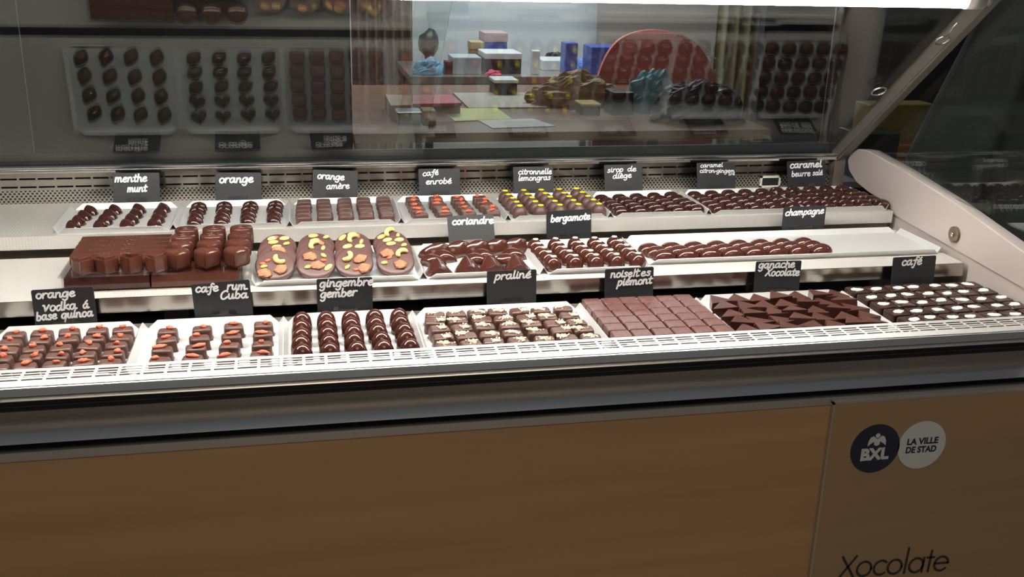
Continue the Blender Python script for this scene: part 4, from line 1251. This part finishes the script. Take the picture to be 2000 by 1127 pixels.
deskbox('black_monitor', 948, 1018, 132, 104, dk, 'flat black machine with bright front edge on the workbench', 'machine', .25, wt, off=.12)
deskbox('white_timer', 1040, 1055, 118, 99, wt, 'small white timer with dark face on the workbench', 'timer', .05)
deskbox('grey_carton', 884, 940, 140, 112, mat('pale_grey', (.40, .44, .45), .6), 'pale grey carton at the left of the workbench', 'carton', .2)
deskbox('dark_canister', 870, 884, 138, 120, dk, 'small dark canister at the left end of the workbench', 'canister', .08)
deskbox('white_tray', 1060, 1120, 128, 118, wt, 'low white tray in the middle of the workbench', 'tray', .22, off=.3)
def bench_lump(name, px, py, rad, seed, m_, label, cat, off):
    q = at_y(px, py, dy + off); crumple(name, (q[0], dy + off, DZ + .0005), rad, seed, .3, m_, label, cat)
bench_lump('blue_cloth', 838, 160, (.09, .07, .09), 21, mat('light_blue_cloth', (.16, .38, .58), .7), 'light blue cloth heaped at the left of the workbench', 'cloth', .12)
bench_lump('pink_sponge', 962, 150, (.05, .03, .035), 22, mat('pink_sponge', (.75, .10, .16), .7), 'small bright pink sponge on the workbench', 'sponge', .03)
bench_lump('blue_wrap', 1142, 150, (.07, .08, .07), 23, mat('blue_wrap', (.10, .22, .62), .4), 'crumpled blue plastic wrap near the right of the workbench', 'plastic wrap', .42)
bench_lump('dark_bag', 1085, 150, (.10, .08, .08), 24, dk, 'low dark bag in the middle of the workbench', 'bag', .62)
# black tool stand on the floor
q = at_y(838, 120, 6.9)
stn = empty('floor_stand', (q[0], 6.9, 0), 'dark upright stand against the white wall', 'stand')
part('pole', MB().tube([(q[0], 6.9, 0), (q[0], 6.9, q[2] + .1)], .03, 10), dk, stn)
part('head', MB().blob((q[0], 6.9, q[2] + .12), (.07, .06, .09), 4, .3), dk, stn)
part('bracket', MB().blob((q[0], 6.9, q[2] - .06), (.075, .06, .07), 5, .3), dk, stn)
part('foot', MB().box(q[0] - .15, q[0] + .15, 6.75, 7.05, 0, .02), dk, stn)


def panel_px(px0, px1, y, z0, z1, dep):
    a, b = at_y(px0, 150, y), at_y(px1, 150, y)
    return MB().box(a[0], b[0], y, y + dep, z0, z1)


def curtain(name, px0, px1, y, z1, material, label, cat, folds=9, amp=.03):
    a, b = at_y(px0, 150, y)[0], at_y(px1, 150, y)[0]; n = folds * 8; mb = MB()
    fr_ = [(a + (b - a) * i / n, y + amp * sin(2 * pi * folds * i / n)) for i in range(n + 1)]
    mb.add([(x, yy, z) for z in (.02, z1) for x, yy in fr_] + [(x, yy + .006, z) for z in (.02, z1) for x, yy in fr_],
           [(i, i + 1, n + 2 + i, n + 1 + i) for i in range(n)] + [(2 * n + 2 + i, 3 * n + 3 + i, 3 * n + 4 + i, 2 * n + 3 + i) for i in range(n)], True)
    return tag(part(name, mb, material), label, cat)


cab = empty('tall_cabinet', (at_y(400, 150, 3.1)[0], 3.3, 0), 'tall black cabinet behind the left glass', 'cabinet')
cdm = mat('black_cabinet', (.010, .009, .009), .5)
part('carcass', panel_px(50, 686, 3.12, 0, 2.3, .42), cdm, cab)
d = part('door', panel_px(52, 684, 3.1, .05, 2.28, .02), cdm, cab)
part('handle', MB().tube([at_y(668, 150, 3.088) + Vector((0, 0, z)) for z in (.45, .62)], .007, 8), gm, d)
curtain('brown_curtain', 688, 806, 6.95, 2.3, mat('brown_cloth', (.12, .075, .055), .8), 'brown curtain hanging left of the white wall', 'curtain', 7)
curtain('olive_curtain', 1392, 1482, 6.0, 2.4, mat('olive_cloth', (.30, .30, .19), .8), 'narrow olive-beige curtain behind the table', 'curtain', 4, .02)
struct('wall_partition', panel_px(1484, 2400, 5.6, 0, 2.8, .08), mat('dark_partition', (.014, .018, .020), .6))
struct('trim_1', panel_px(1165, 1392, 7.2, 0, 2.6, .06), mat('pinkish_wall_panel', (.34, .29, .27), .7))
struct('trim_2', panel_px(-500, 48, 5.0, 0, 2.6, .06), mat('greenish_wall_panel', (.10, .105, .09), .7))

# ================================================================== BEYOND THE SIDE GLASS
GY2 = 2.35
gx0 = at_y(1880, 60, GY2); g1 = at_y(1775, 345, GY2)
fabric = mat('charcoal_cloth', (.085, .09, .092), .85, bump=((160, 160, 160), .3, .002))
rail_h = 1.62
rk = empty('garment_rack', (gx0[0] + .35, GY2, 0), 'dark metal garment rack just outside the side glass', 'rack')
part('top_bar', MB().tube([(gx0[0] - .34, GY2, rail_h), (gx0[0] + 1.0, GY2, rail_h)], .012, 10), dk, rk)
for a in (-.34, 1.0):
    part('upright', MB().tube([(gx0[0] + a, GY2, rail_h), (gx0[0] + a, GY2, .012)], .012, 10), dk, rk)
    part('foot', MB().tube([(gx0[0] + a, GY2 - .25, .012), (gx0[0] + a, GY2 + .25, .012)], .012, 8), dk, rk)
gmt = MB(); n_, m_ = 60, 30; v = []; f = []
for side in (0, 1):
    for k in range(m_ + 1):
        t = k / m_; z = rail_h - .03 - t * .95
        xl = gx0[0] + .085 - .22 * min(1, t * 1.5); xr = gx0[0] + .82 + .05 * t
        for i in range(n_ + 1):
            s = i / n_; x = xl + (xr - xl) * s
            fold_ = (.02 + .05 * t) * sin(s * 19 + 2.0 * t + 1.2 * sin(s * 5)) + .04 * t * noise.noise(Vector((s * 4, t * 3, 1.5)))
            y = GY2 - .085 - .03 * t + fold_ if side == 0 else GY2 - .085 + .012 - .03 * t + fold_
            v.append((x, y, z))
for side in (0, 1):
    o_ = side * (n_ + 1) * (m_ + 1)
    for k in range(m_):
        for i in range(n_):
            a = o_ + k * (n_ + 1) + i
            f.append((a, a + 1, a + n_ + 2, a + n_ + 1) if side else (a, a + n_ + 1, a + n_ + 2, a + 1))
S_ = (n_ + 1) * (m_ + 1)
for i in range(n_):
    f.append((i, i + 1, S_ + i + 1, S_ + i)); q = m_ * (n_ + 1) + i; f.append((q, S_ + q, S_ + q + 1, q + 1))
for k in range(m_):
    a = k * (n_ + 1); f.append((a, S_ + a, S_ + a + n_ + 1, a + n_ + 1)); a += n_
    f.append((a, a + n_ + 1, S_ + a + n_ + 1, S_ + a))
gmt.add(v, f, True)
gm_e = empty('dark_garment', (gx0[0] + .4, GY2 - .08, rail_h - .98), 'charcoal grey garment hanging in heavy folds beyond the side glass', 'garment')
part('cloth', gmt, fabric, gm_e)
for hx in (.12, .42, .72):
    part('hanging_loop', MB().tube([(gx0[0] + hx, GY2 - .085, rail_h - .034)] + [(gx0[0] + hx, GY2 + .017 * sin(q), rail_h + .017 * cos(q)) for q in [radians(-110 + 25 * k) for k in range(12)]], .0025, 6), fabric, gm_e)
# low shelf with ochre and orange boxes beyond the frame
sy = 3.0
a = at_y(1672, 215, sy); b = at_y(1835, 330, sy)
shz = at_y(1740, 352, sy)[2]
lc = empty('low_cabinet', ((a[0] + b[0]) / 2, sy + .2, 0), 'dark low cabinet beyond the end of the counter', 'cabinet')
part('carcass', MB().box(a[0] - .25, b[0] + .3, sy, sy + .42, 0, shz - .02), dk, lc)
part('top', MB().box(a[0] - .26, b[0] + .31, sy - .01, sy + .43, shz - .02, shz), gm, lc)
och = mat('ochre_box', (.24, .165, .03), .5); org = mat('orange_box', (.36, .13, .02), .5)
def obox(name, p0, p1, m_, label, dep=.12, y=sy + .03, zb=None, lid=None):
    A, B = at_y(*p0, y), at_y(*p1, y)
    return tag(part(name, MB().box(A[0], B[0], y, y + dep, shz if zb is None else zb, A[2]), m_, None, bevel=.004), label, 'box')
ob = obox('orange_box', (1752, 285), (1808, 352), org, 'orange box on the dark low cabinet', .12)
kb = obox('black_box', (1680, 262), (1746, 352), dk, 'matt black box left of the orange box', .14)
ob3 = obox('ochre_box', (1700, 205), (1806, 352), och, 'tall ochre cardboard box behind the black box', .10, sy + .20)

for n_i, a_, b_ in info:
    pass#print('GRID %s pitch x %.4f y %.4f' % (n_i, a_, b_))
